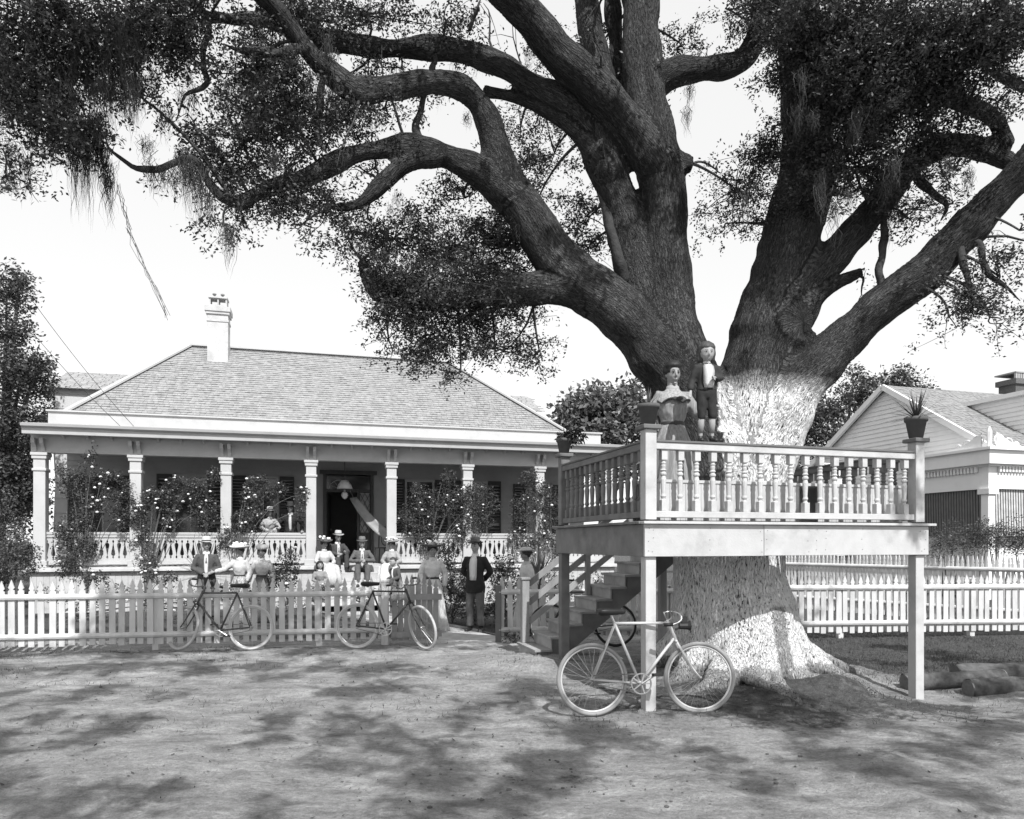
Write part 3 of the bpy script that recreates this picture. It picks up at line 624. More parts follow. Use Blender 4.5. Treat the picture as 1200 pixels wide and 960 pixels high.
#@@PART2
# ================================================================== PLATFORM ROUND THE TREE
DL, DD, DZ = 3.48, 2.55, 1.92
def turned(h):
    """square-ended turned baluster, unit height h"""
    mb = MB(); q = .032
    mb.box(-q, q, -q, q, 0, .11); mb.box(-q, q, -q, q, h - .10, h)
    r = [(.030, .11), (.018, .125), (.030, .15), (.022, .175), (.026, .25), (.030, .32), (.022, .355), (.033, .37), (.033, .385), (.020, .40), (.033, .415), (.022, .43), (.027, .46), (.023, h - .15), (.031, h - .13), (.018, h - .115), (.030, h - .10)]
    return mb.lathe(r, n=10).mesh('baluster')
def platform():
    d = empty('tree_platform', tuple(DECK0), TH, 'raised white railed wooden platform built around the great oak on square posts', 'platform')
    w = DECKW(); wx = mat('shaded_grey_wood', .17, .8, .25, 5, .3, 60, grime=.35)
    # grey wood colour darkened to carry side and underside shade; street side is painted
    pw = .115
    def zb(x, y):
        p = DECK0 + AX * x + DX * y; return G(p.x, p.y) - .08
    posts = [(0.055, .055), (DL - .055, .055), (.055, DD - .055), (DL - .055, DD - .055)]
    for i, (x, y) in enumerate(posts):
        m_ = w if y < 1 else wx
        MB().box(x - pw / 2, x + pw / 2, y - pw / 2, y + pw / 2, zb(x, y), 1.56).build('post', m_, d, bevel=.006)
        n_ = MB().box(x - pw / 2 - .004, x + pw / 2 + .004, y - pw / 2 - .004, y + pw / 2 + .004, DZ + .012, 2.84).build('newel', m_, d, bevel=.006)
        MB().box(x - .1, x + .1, y - .1, y + .1, 2.84, 2.885).build('newel_cap', TRIMD(), n_, bevel=.008)
    # skirting beams
    MB().box(-.03, 1.345, -.035, -.003, 1.56, 1.885).build('beam', w, d, bevel=.004); MB().box(1.349, DL + .03, -.037, -.003, 1.563, 1.883).build('beam', w, d, bevel=.004)
    nm_ = MB().lathe([(.0036, 0), (.004, .003), (.002, .004)], n=7, axis=(0, -1, 0)).mesh('nail'); nm_.materials.append(mat('rusty_nail', .04, .8))
    for x in (.02, .06, 1.31, 1.385, 1.9, 2.0, 2.12, DL - .08, DL - .02, .7, 2.6):
        for z in (1.62, 1.73, 1.83): put(nm_, 'nail', d, (x + random.uniform(-.012, .012), -.0372 if x > 1.349 else -.0352, z + random.uniform(-.02, .02)))
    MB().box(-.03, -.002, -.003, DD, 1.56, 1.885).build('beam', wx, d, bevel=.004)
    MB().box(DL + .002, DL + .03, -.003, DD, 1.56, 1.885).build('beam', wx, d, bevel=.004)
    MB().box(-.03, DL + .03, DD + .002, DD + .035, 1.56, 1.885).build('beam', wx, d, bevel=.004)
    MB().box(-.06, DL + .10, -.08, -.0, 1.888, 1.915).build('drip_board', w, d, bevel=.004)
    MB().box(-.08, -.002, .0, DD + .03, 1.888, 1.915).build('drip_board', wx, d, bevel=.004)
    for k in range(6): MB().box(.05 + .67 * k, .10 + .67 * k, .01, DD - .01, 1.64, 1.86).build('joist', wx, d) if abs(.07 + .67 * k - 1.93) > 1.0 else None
    # floor boards, left out round the trunk
    tc = Vector((2.85, 9.0, 0)) - DECK0; tx, ty = tc.dot(AX), tc.dot(DX); R = .98; k = 0; y = .01
    while y < DD - .02:
        y1 = min(y + .118, DD - .002); yy = (y + y1) / 2 - ty; hx = math.sqrt(max(0, R * R - yy * yy))
        for a, b in (((.0, DL),) if hx == 0 else ((.0, tx - hx), (tx + hx, DL))):
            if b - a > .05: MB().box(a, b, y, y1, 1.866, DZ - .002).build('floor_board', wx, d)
        y = y1 + .006
    # railings
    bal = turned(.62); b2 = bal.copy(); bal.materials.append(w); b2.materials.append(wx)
    def rail(p, q, m_, n, me, parent=d):
        p, q = Vector(p), Vector(q); ang = math.atan2(q.y - p.y, q.x - p.x); L_ = (q - p).length
        r = MB().box(0, L_, -.05, .05, 2.645, 2.715).build('railing', m_, parent, bevel=.006); r.location = p; r.rotation_euler = (0, 0, ang)
        MB().box(-.0, L_, -.062, .062, 2.717, 2.737).build('top_board', TRIMD(), r)
        MB().box(0, L_, -.04, .04, 1.955, 2.02).build('rail', m_, r, bevel=.006)
        for k in range(n): put(me, 'baluster', r, (L_ * (k + .55) / (n + .1), 0, 2.022))
    rail((pw + .002, .055, 0), (DL - pw - .002, .055, 0), w, 17, bal)
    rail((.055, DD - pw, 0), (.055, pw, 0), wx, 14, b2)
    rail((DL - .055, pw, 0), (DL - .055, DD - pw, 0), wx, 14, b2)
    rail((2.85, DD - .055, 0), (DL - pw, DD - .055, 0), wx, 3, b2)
    # boarded bench along the front and right rail
    bm_ = MB().box(-.029, .029, -.01, .01, 0, .40).mesh('bench_board'); bm_.materials.append(w)
    bench = MB().box(pw, DL - .13, .16, .56, DZ + .405, DZ + .435).build('bench', w, d); x = pw + .03
    while x < DL - .15:
        if not 1.93 < x < 2.17: put(bm_, 'bench_board', bench, (x, .18, DZ + .003))
        x += .061
    x = pw + .03
    while x < DL - .15:
        if not 1.93 < x < 2.17: put(bm_, 'bench_board', bench, (x, .53, DZ + .003))
        x += .061
    # stairs up along the back
    sx, sy0, sy1 = -.22, 2.86, 3.66; ww = WEATHER(); st = MB().box(2.02, 2.85, 2.60, 3.66, 1.87, DZ).build('stairs', ww, d)
    for p in ((2.1, 3.6), (2.78, 3.6)): MB().box(p[0] - .05, p[0] + .05, p[1] - .05, p[1] + .05, -.05, 1.868).build('landing_post', ww, st)
    z00 = .06; rise = (DZ - z00) / 11; run = .224
    for n_ in range(10):
        x = sx + run * n_; z = z00 + rise * (n_ + 1)
        MB().box(x - .025, x + run + .01, sy0 - .03, sy1 + .03, z - .034, z).build('tread', ww, st, bevel=.005)
        MB().box(x + .0, x + .022, sy0 + .02, sy1 - .02, z - rise + (.0 if n_ else -.15), z - .036).build('riser', mat('riser_wood', .33, .8, .2, 5, grime=.3), st)
    for y in (sy0, sy1 - .04):
        pts = [(sx + .024, -.1), (sx + .26, -.1)]
        pts += [(sx + run * 10, DZ - rise * 1.9), (sx + run * 10, DZ - rise - .036)]
        for n_ in reversed(range(10)):
            z = z00 + rise * (n_ + 1) - .036; pts += [(sx + run * (n_ + 1), z), (sx + run * n_ + .024, z)] if n_ < 9 else [(sx + run * n_ + .024, z)]
        mb = MB()
        # stringer as one slab per step so that every polygon stays convex
        for n_ in range(10):
            x0, x1 = sx + run * n_ + .024, sx + run * (n_ + 1) + .0235; z1 = z00 + rise * (n_ + 1) - .036; b0 = z00 + rise * (n_ - 1.4); b1 = z00 + rise * (n_ - .4)
            mb.add([(x0, y, b0), (x1, y, b1), (x1, y, z1), (x0, y, z1), (x0, y + .04, b0), (x1, y + .04, b1), (x1, y + .04, z1), (x0, y + .04, z1)], [(0, 1, 2, 3), (7, 6, 5, 4), (0, 4, 5, 1), (2, 6, 7, 3)])
        mb.build('stringer', mat('stringer_wood', .13, .85, .3, 4, grime=.3), st)
    nz = z00 + rise
    MB().box(sx + .02, sx + .13, sy1 - .11, sy1, nz + .001, nz + .93).build('stair_newel', ww, st, bevel=.006); MB().box(sx + .0, sx + .15, sy1 - .13, sy1 + .02, nz + .93, nz + .96).build('newel_top', ww, st)
    MB().box(sx + 1.03, sx + 1.10, sy1 - .10, sy1 - .03, z00 + rise * 5, z00 + rise * 5 + .92).build('stair_post', ww, st)
    sl = rise / run
    for h in (.86, .58, .3): MB().beam((sx + .13, sy1 - .06, nz + h), (sx + 2.1, sy1 - .06, nz + h + sl * 1.97), .035, .085).build('handrail', ww, st)
    return d
platform()

# ================================================================== THE OAK
LIMBS = {  # photo column, photo row, width in photo pixels, depth in metres
 'trunk': [(870, 835, 170, 8.95), (868, 790, 160, 8.95), (860, 740, 142, 9.0), (855, 690, 134, 9.0), (852, 640, 132, 9.0), (850, 580, 140, 9.0), (852, 520, 140, 9.05)],
 'A': [(835, 540, 84, 9.0), (795, 455, 78, 8.95), (758, 402, 66, 8.9), (722, 362, 62, 8.8), (684, 335, 60, 8.75), (652, 302, 55, 8.7), (620, 255, 52, 8.6), (597, 222, 50, 8.55), (582, 190, 46, 8.5)],
 'A1a': [(592, 215, 46, 8.52), (578, 165, 37, 8.45), (566, 130, 32, 8.35), (545, 106, 30, 8.2), (510, 96, 29, 8.0), (460, 103, 28, 7.8), (417, 107, 27, 7.6), (383, 83, 26, 7.4), (362, 62, 25, 7.25), (340, 30, 24, 7.1), (310, -5, 22, 6.9), (265, -45, 20, 6.6)],
 'A1b': [(602, 232, 44, 8.55), (565, 203, 38, 8.4), (533, 187, 32, 8.3), (503, 177, 29, 8.15), (470, 173, 27, 8.0), (427, 178, 25, 7.8), (387, 193, 23, 7.65), (353, 210, 20, 7.5), (313, 220, 18, 7.4), (275, 242, 15, 7.3)],
 'A1c': [(515, 182, 26, 8.2), (477, 190, 21, 8.0), (447, 217, 20, 7.85), (420, 240, 17, 7.75), (393, 243, 13, 7.65)],
 'A2': [(700, 350, 46, 8.8), (640, 338, 37, 8.7), (567, 347, 34, 8.6), (500, 347, 31, 8.45), (450, 342, 29, 8.35), (434, 328, 24, 8.3), (424, 306, 10, 8.3)],
 'B': [(838, 540, 76, 9.15), (795, 425, 70, 9.15), (757, 330, 62, 9.1), (737, 267, 51, 9.1), (723, 227, 47, 9.05), (707, 187, 45, 9.0), (693, 150, 42, 9.0), (678, 127, 36, 8.95)],
 'B1': [(700, 160, 36, 9.0), (670, 127, 33, 8.9), (627, 100, 29, 8.75), (587, 77, 27, 8.6), (553, 63, 26, 8.5), (510, 57, 25, 8.35), (460, 57, 24, 8.2), (420, 53, 23, 8.05), (380, 47, 22, 7.9), (353, 45, 22, 7.8), (333, 27, 22, 7.7), (305, -5, 20, 7.5), (270, -40, 18, 7.2)],
 'B2': [(700, 185, 20, 8.9), (677, 160, 16, 8.9), (653, 140, 14, 8.85), (620, 123, 13, 8.8), (593, 112, 12, 8.75), (567, 108, 11, 8.7)],
 'D': [(845, 545, 90, 9.0), (808, 445, 78, 9.0), (787, 385, 64, 9.0), (781, 330, 58, 9.0), (779, 270, 53, 9.0), (778, 230, 53, 9.0), (772, 190, 58, 9.0), (762, 150, 54, 9.0), (755, 110, 47, 9.05), (752, 60, 45, 9.1), (750, 0, 42, 9.15), (742, -90, 38, 9.2), (730, -200, 30, 9.3)],
 'C': [(774, 205, 46, 8.95), (747, 162, 45, 8.85), (720, 127, 45, 8.75), (687, 90, 44, 8.55), (653, 60, 43, 8.35), (627, 27, 43, 8.15), (595, -8, 42, 7.9), (550, -60, 38, 7.5), (490, -120, 32, 7.0)],
 'E': [(750, 175, 34, 9.2), (716, 115, 33, 9.25), (698, 60, 33, 9.3), (688, 10, 31, 9.4), (675, -70, 28, 9.5), (650, -160, 22, 9.7)],
 'F': [(756, 150, 26, 9.35), (730, 90, 22, 9.4), (721, 40, 21, 9.5), (716, -30, 19, 9.6), (720, -120, 16, 9.8)],
 'D2': [(765, 100, 38, 9.1), (790, 86, 31, 9.1), (828, 80, 27, 9.15), (864, 74, 27, 9.2), (884, 48, 25, 9.25), (893, 10, 24, 9.3), (902, -50, 22, 9.4), (930, -130, 18, 9.5)],
 'G': [(862, 560, 104, 9.05), (882, 455, 94, 9.05), (900, 392, 88, 9.05), (914, 340, 82, 9.05), (927, 280, 72, 9.0), (940, 220, 64, 8.95), (946, 150, 56, 8.9), (942, 80, 51, 8.8), (932, 10, 48, 8.7), (925, -70, 42, 8.6), (940, -180, 32, 8.3)],
 'G2': [(915, 385, 62, 9.0), (948, 335, 47, 8.95), (985, 291, 39, 8.9), (1031, 238, 36, 8.8), (1066, 192, 32, 8.7), (1108, 172, 27, 8.55), (1154, 176, 23, 8.4), (1187, 192, 20, 8.2)],
 'G3': [(945, 150, 30, 8.9), (990, 120, 25, 8.8), (1035, 110, 23, 8.7), (1077, 111, 22, 8.6), (1123, 119, 20, 8.45), (1162, 138, 18, 8.3), (1183, 172, 16, 8.2)],
 'H': [(878, 555, 96, 9.0), (925, 465, 70, 8.9), (960, 427, 56, 8.8), (1000, 388, 49, 8.7), (1040, 352, 47, 8.55), (1080, 324, 47, 8.4), (1112, 292, 45, 8.3), (1160, 240, 43, 8.1), (1200, 200, 42, 7.9), (1262, 120, 38, 7.6), (1330, 20, 30, 7.3)],
 'knob1': [(785, 190, 36, 9.0), (812, 192, 18, 8.95)],
 'knob2': [(716, 208, 22, 8.95), (704, 195, 15, 8.72)],
 'burl': [(925, 400, 50, 8.9), (935, 385, 44, 8.75)],
 'burl2': [(985, 420, 26, 8.75), (972, 432, 30, 8.7)],
 'stub': [(930, 365, 30, 8.95), (955, 352, 17, 8.85), (985, 331, 13, 8.8), (1011, 318, 12, 8.75)],
}
BRANCHES = [
 [(282, 238, 15, 7.3), (258, 232, 12, 7.28), (246, 216, 10, 7.2), (227, 187, 9, 7.1), (187, 197, 8, 7.0), (160, 197, 8, 6.9), (133, 177, 6, 6.8), (123, 160, 5, 6.8)],
 [(343, 33, 18, 7.75), (290, 23, 15, 7.5), (247, 20, 12, 7.3), (227, 5, 11, 7.1), (185, -5, 9, 6.9), (120, -12, 8, 6.6)],
 [(245, 20, 7, 7.3), (238, 60, 7, 7.2), (241, 98, 6, 7.1), (218, 112, 5, 7.1), (208, 140, 4, 7.1)],
 [(60, -20, 14, 6.6), (82, 28, 11, 6.6), (90, 60, 8, 6.6), (82, 105, 7, 6.6), (100, 138, 4, 6.7)],
 [(1035, 350, 11, 8.55), (1030, 320, 9, 8.5), (1035, 292, 9, 8.55), (1036, 265, 8, 8.6), (1042, 225, 7, 8.7), (1055, 180, 6, 8.7)],
 [(1122, 280, 9, 8.2), (1128, 305, 9, 8.1), (1134, 330, 7, 8.0), (1140, 355, 5, 7.9)],
 [(1130, 272, 8, 8.2), (1147, 290, 8, 8.1), (1155, 318, 7, 8.0), (1178, 335, 6, 7.9), (1196, 352, 4, 7.9)],
 [(1066, 200, 12, 8.7), (1092, 225, 10, 8.6), (1108, 240, 8, 8.5), (1102, 258, 6, 8.5)],
 [(730, 330, 16, 8.95), (722, 295, 14, 8.8), (712, 258, 12, 8.8), (700, 228, 9, 8.85)],
 [(383, 83, 8, 7.4), (372, 150, 7, 7.4), (385, 185, 5, 7.4)],
 [(500, 176, 9, 8.1), (488, 152, 9, 8.1), (495, 122, 8, 8.05), (504, 92, 8, 8.0), (512, 60, 6, 8.3)],
 [(1200, 105, 14, 8.3), (1180, 92, 12, 8.35), (1150, 82, 9, 8.4)],
 [(560, 10, 5, 8.2), (550, 35, 5, 8.2), (565, -5, 4, 8.2)],
 [(355, 60, 12, 7.2), (320, 62, 10, 7.1), (290, 60, 8, 7.0), (262, 50, 6, 7.0)],
]
def limb_pts(row):
    return [tuple(P(u, v, Y)) + (w / 2 / FPX * Y,) for u, v, w, Y in row]
OAK = empty('oak_tree', (TREE.x, TREE.y, 0), 0, 'huge spreading live oak with whitewashed trunk rising through the platform', 'tree')
def oak_trunk():
    mb = MB(); samp = []; rr = random.Random(2)
    fr_ = []
    def reg(A, idn):
        s = 0; ref = None
        for i, p in enumerate(A):
            t = Vector(A[min(i + 1, len(A) - 1)][:3]) - Vector(A[max(i - 1, 0)][:3]); t.normalize()
            if ref is None: ref = t.cross(Vector((.3, 1, .2))).normalized()
            ref = (ref - t * ref.dot(t)).normalized()
            if i: s += float(np.linalg.norm(A[i][:3] - A[i - 1][:3]))
            samp.append((Vector(p[:3]), p[3], t.copy(), ref.copy(), s, idn))
    for k, (nm, row) in enumerate(LIMBS.items()):
        A = crom(limb_pts(row), .06)
        # knotty outline
        rad = [p[3] * (.97 + .13 * mnoise.noise(Vector((p[0] * 1.6, p[1] * 1.6, p[2] * 1.6 + k))) + .09 * mnoise.noise(Vector((p[0] * 5, p[1] * 5, p[2] * 5 + k)))) for p in A]
        n = 20 if rad[0] > .2 else 12; mb.tube([p[:3] for p in A], rad, n); reg(A, k)
    # buttress roots
    base = TREE
    for j, (a, L_, r0) in enumerate(((-2.75, 1.0, .26), (-2.1, 1.05, .24), (-1.45, .95, .26), (-.95, .95, .24), (-.4, .95, .20), (.1, 1.1, .17), (.7, 1.0, .19), (1.5, 1.2, .25), (2.3, 1.2, .25), (3.0, 1.25, .24))):
        pts = []
        for t in np.linspace(0, 1, 7):
            r = .34 + t * L_; x = base.x + math.cos(a + .18 * math.sin(3 * t + j)) * r; y = base.y + math.sin(a + .18 * math.sin(3 * t + j)) * r
            z = G(x, y) + (1.1 * (1 - t) ** 2.4) - .12 * t - .03; pts.append((x, y, z, r0 * (1 - .62 * t)))
        A = crom(pts, .06); mb.tube([p[:3] for p in A], [p[3] for p in A], 12)
        A2 = A.copy(); reg(A2, 40 + j)
    for j, (a, L_, r0) in enumerate(((-.15, 1.75, .12), (-.75, 1.45, .11), (-1.25, 1.35, .10), (-1.75, 1.25, .10), (-2.45, 1.3, .10), (.35, 1.9, .11))):
        pts = []
        for t in np.linspace(0, 1, 9):
            r = .55 + t * L_; aa = a + .3 * math.sin(2.6 * t + 1.7 * j); x = base.x + math.cos(aa) * r; y = base.y + math.sin(aa) * r
            pts.append((x, y, G(x, y) + .42 * (1 - t) ** 2.6 + .015 * math.sin(9 * t + j) - .02 - .05 * t, r0 * (1 - .6 * t)))
        A = crom(pts, .05); mb.tube([p[:3] for p in A], [p[3] * (1 + .18 * mnoise.noise(Vector(p[:3]) * 7)) for p in A], 10); reg(A, 50 + j)
    me = remesh(mb, 'trunk', .032, 3)
    kd = kdtree.KDTree(len(samp))
    for i, s_ in enumerate(samp): kd.insert(s_[0], i)
    kd.balance()
    n = len(me.vertices); bc = np.zeros((n, 3), np.float32); ww = np.zeros(n, np.float32); newco = np.empty((n, 3), np.float32)
    for i, v in enumerate(me.vertices):
        c = v.co; best = None; bd = 1e9
        for co, k, dist in kd.find_n(c, 5):
            e = dist - samp[k][1] * 1.0
            if abs(e) < bd: bd = abs(e); best = k
        p, r, t, ref, s, idn = samp[best]; q = c - p; al = q.dot(t); q = q - t * al
        x, y = q.dot(ref), q.dot(t.cross(ref)); L_ = math.hypot(x, y) + 1e-6; f = r / L_ if L_ > 0 else 1
        b = Vector((x * f, y * f, (s + al) * .17 + idn * 3.1)); bc[i] = b
        if idn >= 40 or idn == 0: b = Vector((c.x - 2.85, c.y - 9, c.z * .17)); bc[i] = b
        d = mnoise.noise(b * 16) * .012 + mnoise.noise(b * 7 + Vector((3, 1, 7))) * .016 + mnoise.noise(b * 38) * .007 + mnoise.noise(c * 2.6) * .03
        newco[i] = c + v.normal * d
        # whitewash: all of the bole under the platform, and the right-hand stem up to a ragged line
        nz = mnoise.noise(Vector((c.x * 2.2, c.y * 2.2, c.z * 1.2))) * .3 + mnoise.noise(Vector((c.x * 9, c.y * 9, c.z * 2.5))) * .18
        lim = 1.95 + .25 * nz
        if c.x > 2.45: lim = 3.72 + .32 * nz - .12 * max(0, c.x - 3.1)
        elif c.x > 2.2: lim = 2.4 + nz * .5
        wv = min(1, max(0, (lim - c.z) * 4))
        if c.x > 2.85 + .32 * max(0, c.z - 1.9) + .62 and c.z > 2.0: wv *= .25
        if c.z < .30 + .12 * nz: wv *= max(.12, (c.z + .1 + nz * .2) * 1.3)
        if abs(c.x - 3.07) < .09 and c.y < 8.9 and .3 < c.z < .95: wv *= .35
        ww[i] = wv
    me.vertices.foreach_set('co', newco.ravel()); me.update()
    a = me.attributes.new('bark_co', 'FLOAT_VECTOR', 'POINT'); a.data.foreach_set('vector', bc.ravel())
    a = me.attributes.new('whitewash', 'FLOAT', 'POINT'); a.data.foreach_set('value', ww)
    m = bpy.data.materials.new('oak_bark'); m.use_nodes = True; N, L = m.node_tree.nodes, m.node_tree.links; b = N['Principled BSDF']; b.inputs['Roughness'].default_value = .92; b.inputs['Specular IOR Level'].default_value = .15
    at = N.new('ShaderNodeAttribute'); at.attribute_name = 'bark_co'; aw = N.new('ShaderNodeAttribute'); aw.attribute_name = 'whitewash'
    n1 = N.new('ShaderNodeTexNoise'); n1.inputs['Scale'].default_value = 7; n1.inputs['Detail'].default_value = 4; L.new(at.outputs['Vector'], n1.inputs[0])
    vm = N.new('ShaderNodeVectorMath'); vm.operation = 'SCALE'; vm.inputs['Scale'].default_value = .12; L.new(n1.outputs['Color'], vm.inputs[0])
    va = N.new('ShaderNodeVectorMath'); L.new(at.outputs['Vector'], va.inputs[0]); L.new(vm.outputs[0], va.inputs[1])
    vo = N.new('ShaderNodeTexVoronoi'); vo.feature = 'DISTANCE_TO_EDGE'; vo.inputs['Scale'].default_value = 33; vo.inputs['Randomness'].default_value = 1; L.new(va.outputs[0], vo.inputs['Vector'])
    def mrange(x, a_, b_, c, d, cl=True):
        q = N.new('ShaderNodeMapRange'); q.inputs[1].default_value = a_; q.inputs[2].default_value = b_; q.inputs[3].default_value = c; q.inputs[4].default_value = d; L.new(x, q.inputs[0]); return q.outputs[0]
    def math_(op, a_, c):
        q = N.new('ShaderNodeMath'); q.operation = op
        for k_, x in enumerate((a_, c)):
            if isinstance(x, (int, float)): q.inputs[k_].default_value = x
            else: L.new(x, q.inputs[k_])
        return q.outputs[0]
    n2 = N.new('ShaderNodeTexNoise'); n2.inputs['Scale'].default_value = 26; n2.inputs['Detail'].default_value = 8; n2.inputs['Roughness'].default_value = .7; L.new(at.outputs['Vector'], n2.inputs[0])
    n4 = N.new('ShaderNodeTexNoise'); n4.inputs['Scale'].default_value = 3.2; n4.inputs['Detail'].default_value = 6; L.new(at.outputs['Vector'], n4.inputs[0])
    n5 = N.new('ShaderNodeTexNoise'); n5.inputs['Scale'].default_value = 60; n5.inputs['Detail'].default_value = 4; n5.inputs['Roughness'].default_value = .55; n5.inputs['Distortion'].default_value = .6; mp5 = N.new('ShaderNodeMapping'); mp5.inputs['Scale'].default_value = (1, 1, 1.5); L.new(at.outputs['Vector'], mp5.inputs[0]); L.new(mp5.outputs[0], n5.inputs[0])
    hgt = math_('ADD', math_('ADD', mrange(n5.outputs[0], .34, .56, 0, .9), mrange(vo.outputs['Distance'], 0, .2, 0, .35)), math_('MULTIPLY', n2.outputs[0], .45))
    ridge = mrange(vo.outputs['Distance'], .01, .12, 0, 1)
    bark = math_('MULTIPLY', mrange(hgt, .25, 1.4, .026, .070), mrange(n4.outputs[0], .35, .65, .6, 1.5))
    paint = mrange(n4.outputs[0], .3, .7, .70, .86)
    crk = math_('MULTIPLY', mrange(math_('ADD', n5.outputs[0], math_('MULTIPLY', math_('SUBTRACT', n4.outputs[0], .5), .25)), .33, .43, 0, 1), aw.outputs['Fac'])
    mx = N.new('ShaderNodeMix'); mx.data_type = 'FLOAT'; L.new(crk, mx.inputs[0]); L.new(bark, mx.inputs[2]); L.new(paint, mx.inputs[3]); L.new(mx.outputs[0], b.inputs['Base Color'])
    bp = N.new('ShaderNodeBump'); bp.inputs['Strength'].default_value = 1.0; bp.inputs['Distance'].default_value = .03; L.new(hgt, bp.inputs['Height']); L.new(bp.outputs[0], b.inputs['Normal'])
    me.materials.append(m); o = link('trunk', me, OAK); o.location = -TREE; MATS['oak_bark'] = m
    tb = mat('twig_bark', .045, .95, .4, 16, 1., 45)
    for row in BRANCHES:
        A = crom(limb_pts(row), .05)
        rad = [max(.004, p[3] * (1 + .28 * mnoise.noise(Vector((p[0] * 6, p[1] * 6, p[2] * 6)))) * min(1, .25 + 2.6 * (1 - i_ / (len(A) - 1)))) for i_, p in enumerate(A)]
        for p in A: p[:3] += np.array(mnoise.noise_vector(Vector(p[:3]) * 5)) * .03
        q = MB().tube([tuple(Vector(p[:3]) - TREE) for p in A], rad, 8).build('branch', tb, OAK, True)
    return samp
SAMP = oak_trunk()

# foliage masses: photo column, row, half width, half height, depth, leaves per photo pixel squared
BLOBS = [
 (60, 30, 110, 55, 6.5, .5), (15, 95, 45, 60, 6.4, .5), (120, 70, 60, 45, 6.7, .4), (60, 150, 45, 28, 6.5, .5), (8, 190, 22, 24, 6.4, .35), (175, 20, 60, 26, 6.9, .9), (200, 55, 42, 36, 7.0, .45), (160, 110, 30, 30, 6.8, .18), (40, 125, 45, 45, 6.5, .35),
 (238, 32, 36, 26, 7.1, .6), (300, 85, 55, 48, 7.2, .7), (340, 140, 52, 48, 7.4, .8), (285, 165, 50, 38, 7.3, .6), (325, 225, 52, 26, 7.45, .65), (262, 212, 34, 34, 7.3, .55), (385, 232, 40, 28, 7.6, .5), (262, 262, 20, 22, 7.3, .3), (230, 150, 36, 30, 7.2, .2), (355, 262, 25, 16, 7.5, .35),
 (405, 140, 40, 30, 7.7, .55), (425, 18, 75, 22, 7.9, .65), (520, 22, 36, 26, 8.2, .4), (370, 18, 50, 26, 7.6, .8), (440, 195, 36, 18, 7.9, .3), (470, 80, 60, 16, 8.3, .35), (320, 30, 40, 26, 7.4, .7), (450, 128, 34, 20, 7.9, .4), (555, 52, 24, 14, 8.5, .3),
 (640, 66, 28, 24, 9.3, .6), (520, 300, 92, 48, 9.0, .7), (462, 280, 50, 36, 8.7, .75), (604, 280, 52, 40, 9.2, .7), (545, 232, 48, 24, 9.2, .55), (478, 345, 52, 36, 8.4, .8), (542, 375, 80, 34, 8.6, .75), (580, 408, 60, 24, 8.6, .6), (500, 408, 46, 30, 8.4, .65), (632, 412, 22, 17, 8.7, .45), (436, 318, 24, 22, 8.1, .5), (500, 330, 70, 34, 8.0, .6), (590, 350, 50, 24, 8.3, .55), (450, 370, 34, 26, 8.1, .5), (430, 250, 26, 24, 8.2, .45), (456, 400, 24, 26, 8.3, .3), (600, 330, 50, 30, 8.9, .9), (540, 436, 30, 12, 8.5, .35), (415, 270, 30, 30, 8.3, .3),
 (650, 180, 46, 46, 9.6, .55), (690, 255, 34, 36, 9.6, .75), (630, 235, 34, 26, 9.5, .5), (690, 290, 26, 16, 9.5, .5), (610, 150, 26, 24, 9.5, .45),
 (862, 222, 42, 38, 9.2, .6), (885, 185, 26, 30, 9.1, .6), (838, 198, 16, 14, 9.2, .3), (850, 262, 20, 14, 9.2, .3), (880, 262, 16, 20, 9.1, .4), (905, 150, 20, 40, 9.0, .5),
 (1000, 100, 80, 85, 8.1, 1.5), (960, 45, 66, 55, 8.0, 1.5), (1060, 55, 86, 55, 7.6, 1.6), (1150, 35, 70, 42, 7.4, 1.5), (1005, 195, 62, 34, 8.3, 1.1), (1080, 148, 46, 36, 8.4, .7), (1172, 140, 30, 22, 8.0, .35), (900, 15, 36, 20, 8.8, 1.0), (850, 10, 40, 16, 9.0, .6), (796, 50, 20, 28, 9.5, .6), (1060, 252, 30, 36, 8.4, .45), (1105, 205, 36, 24, 8.4, .5), (950, 225, 40, 26, 8.4, .8), (1190, 90, 24, 30, 7.5, .6), (1120, 95, 50, 26, 7.8, 1.1), (1030, 215, 30, 20, 8.3, .6),
 (1128, 345, 40, 42, 7.9, .42), (1172, 325, 28, 38, 7.9, .35), (1112, 372, 22, 18, 7.9, .3), (1160, 372, 30, 22, 7.9, .25), (1195, 270, 14, 20, 7.8, .3), (775, 90, 16, 10, 9.2, .4), (700, 60, 20, 60, 9.8, .35),
]
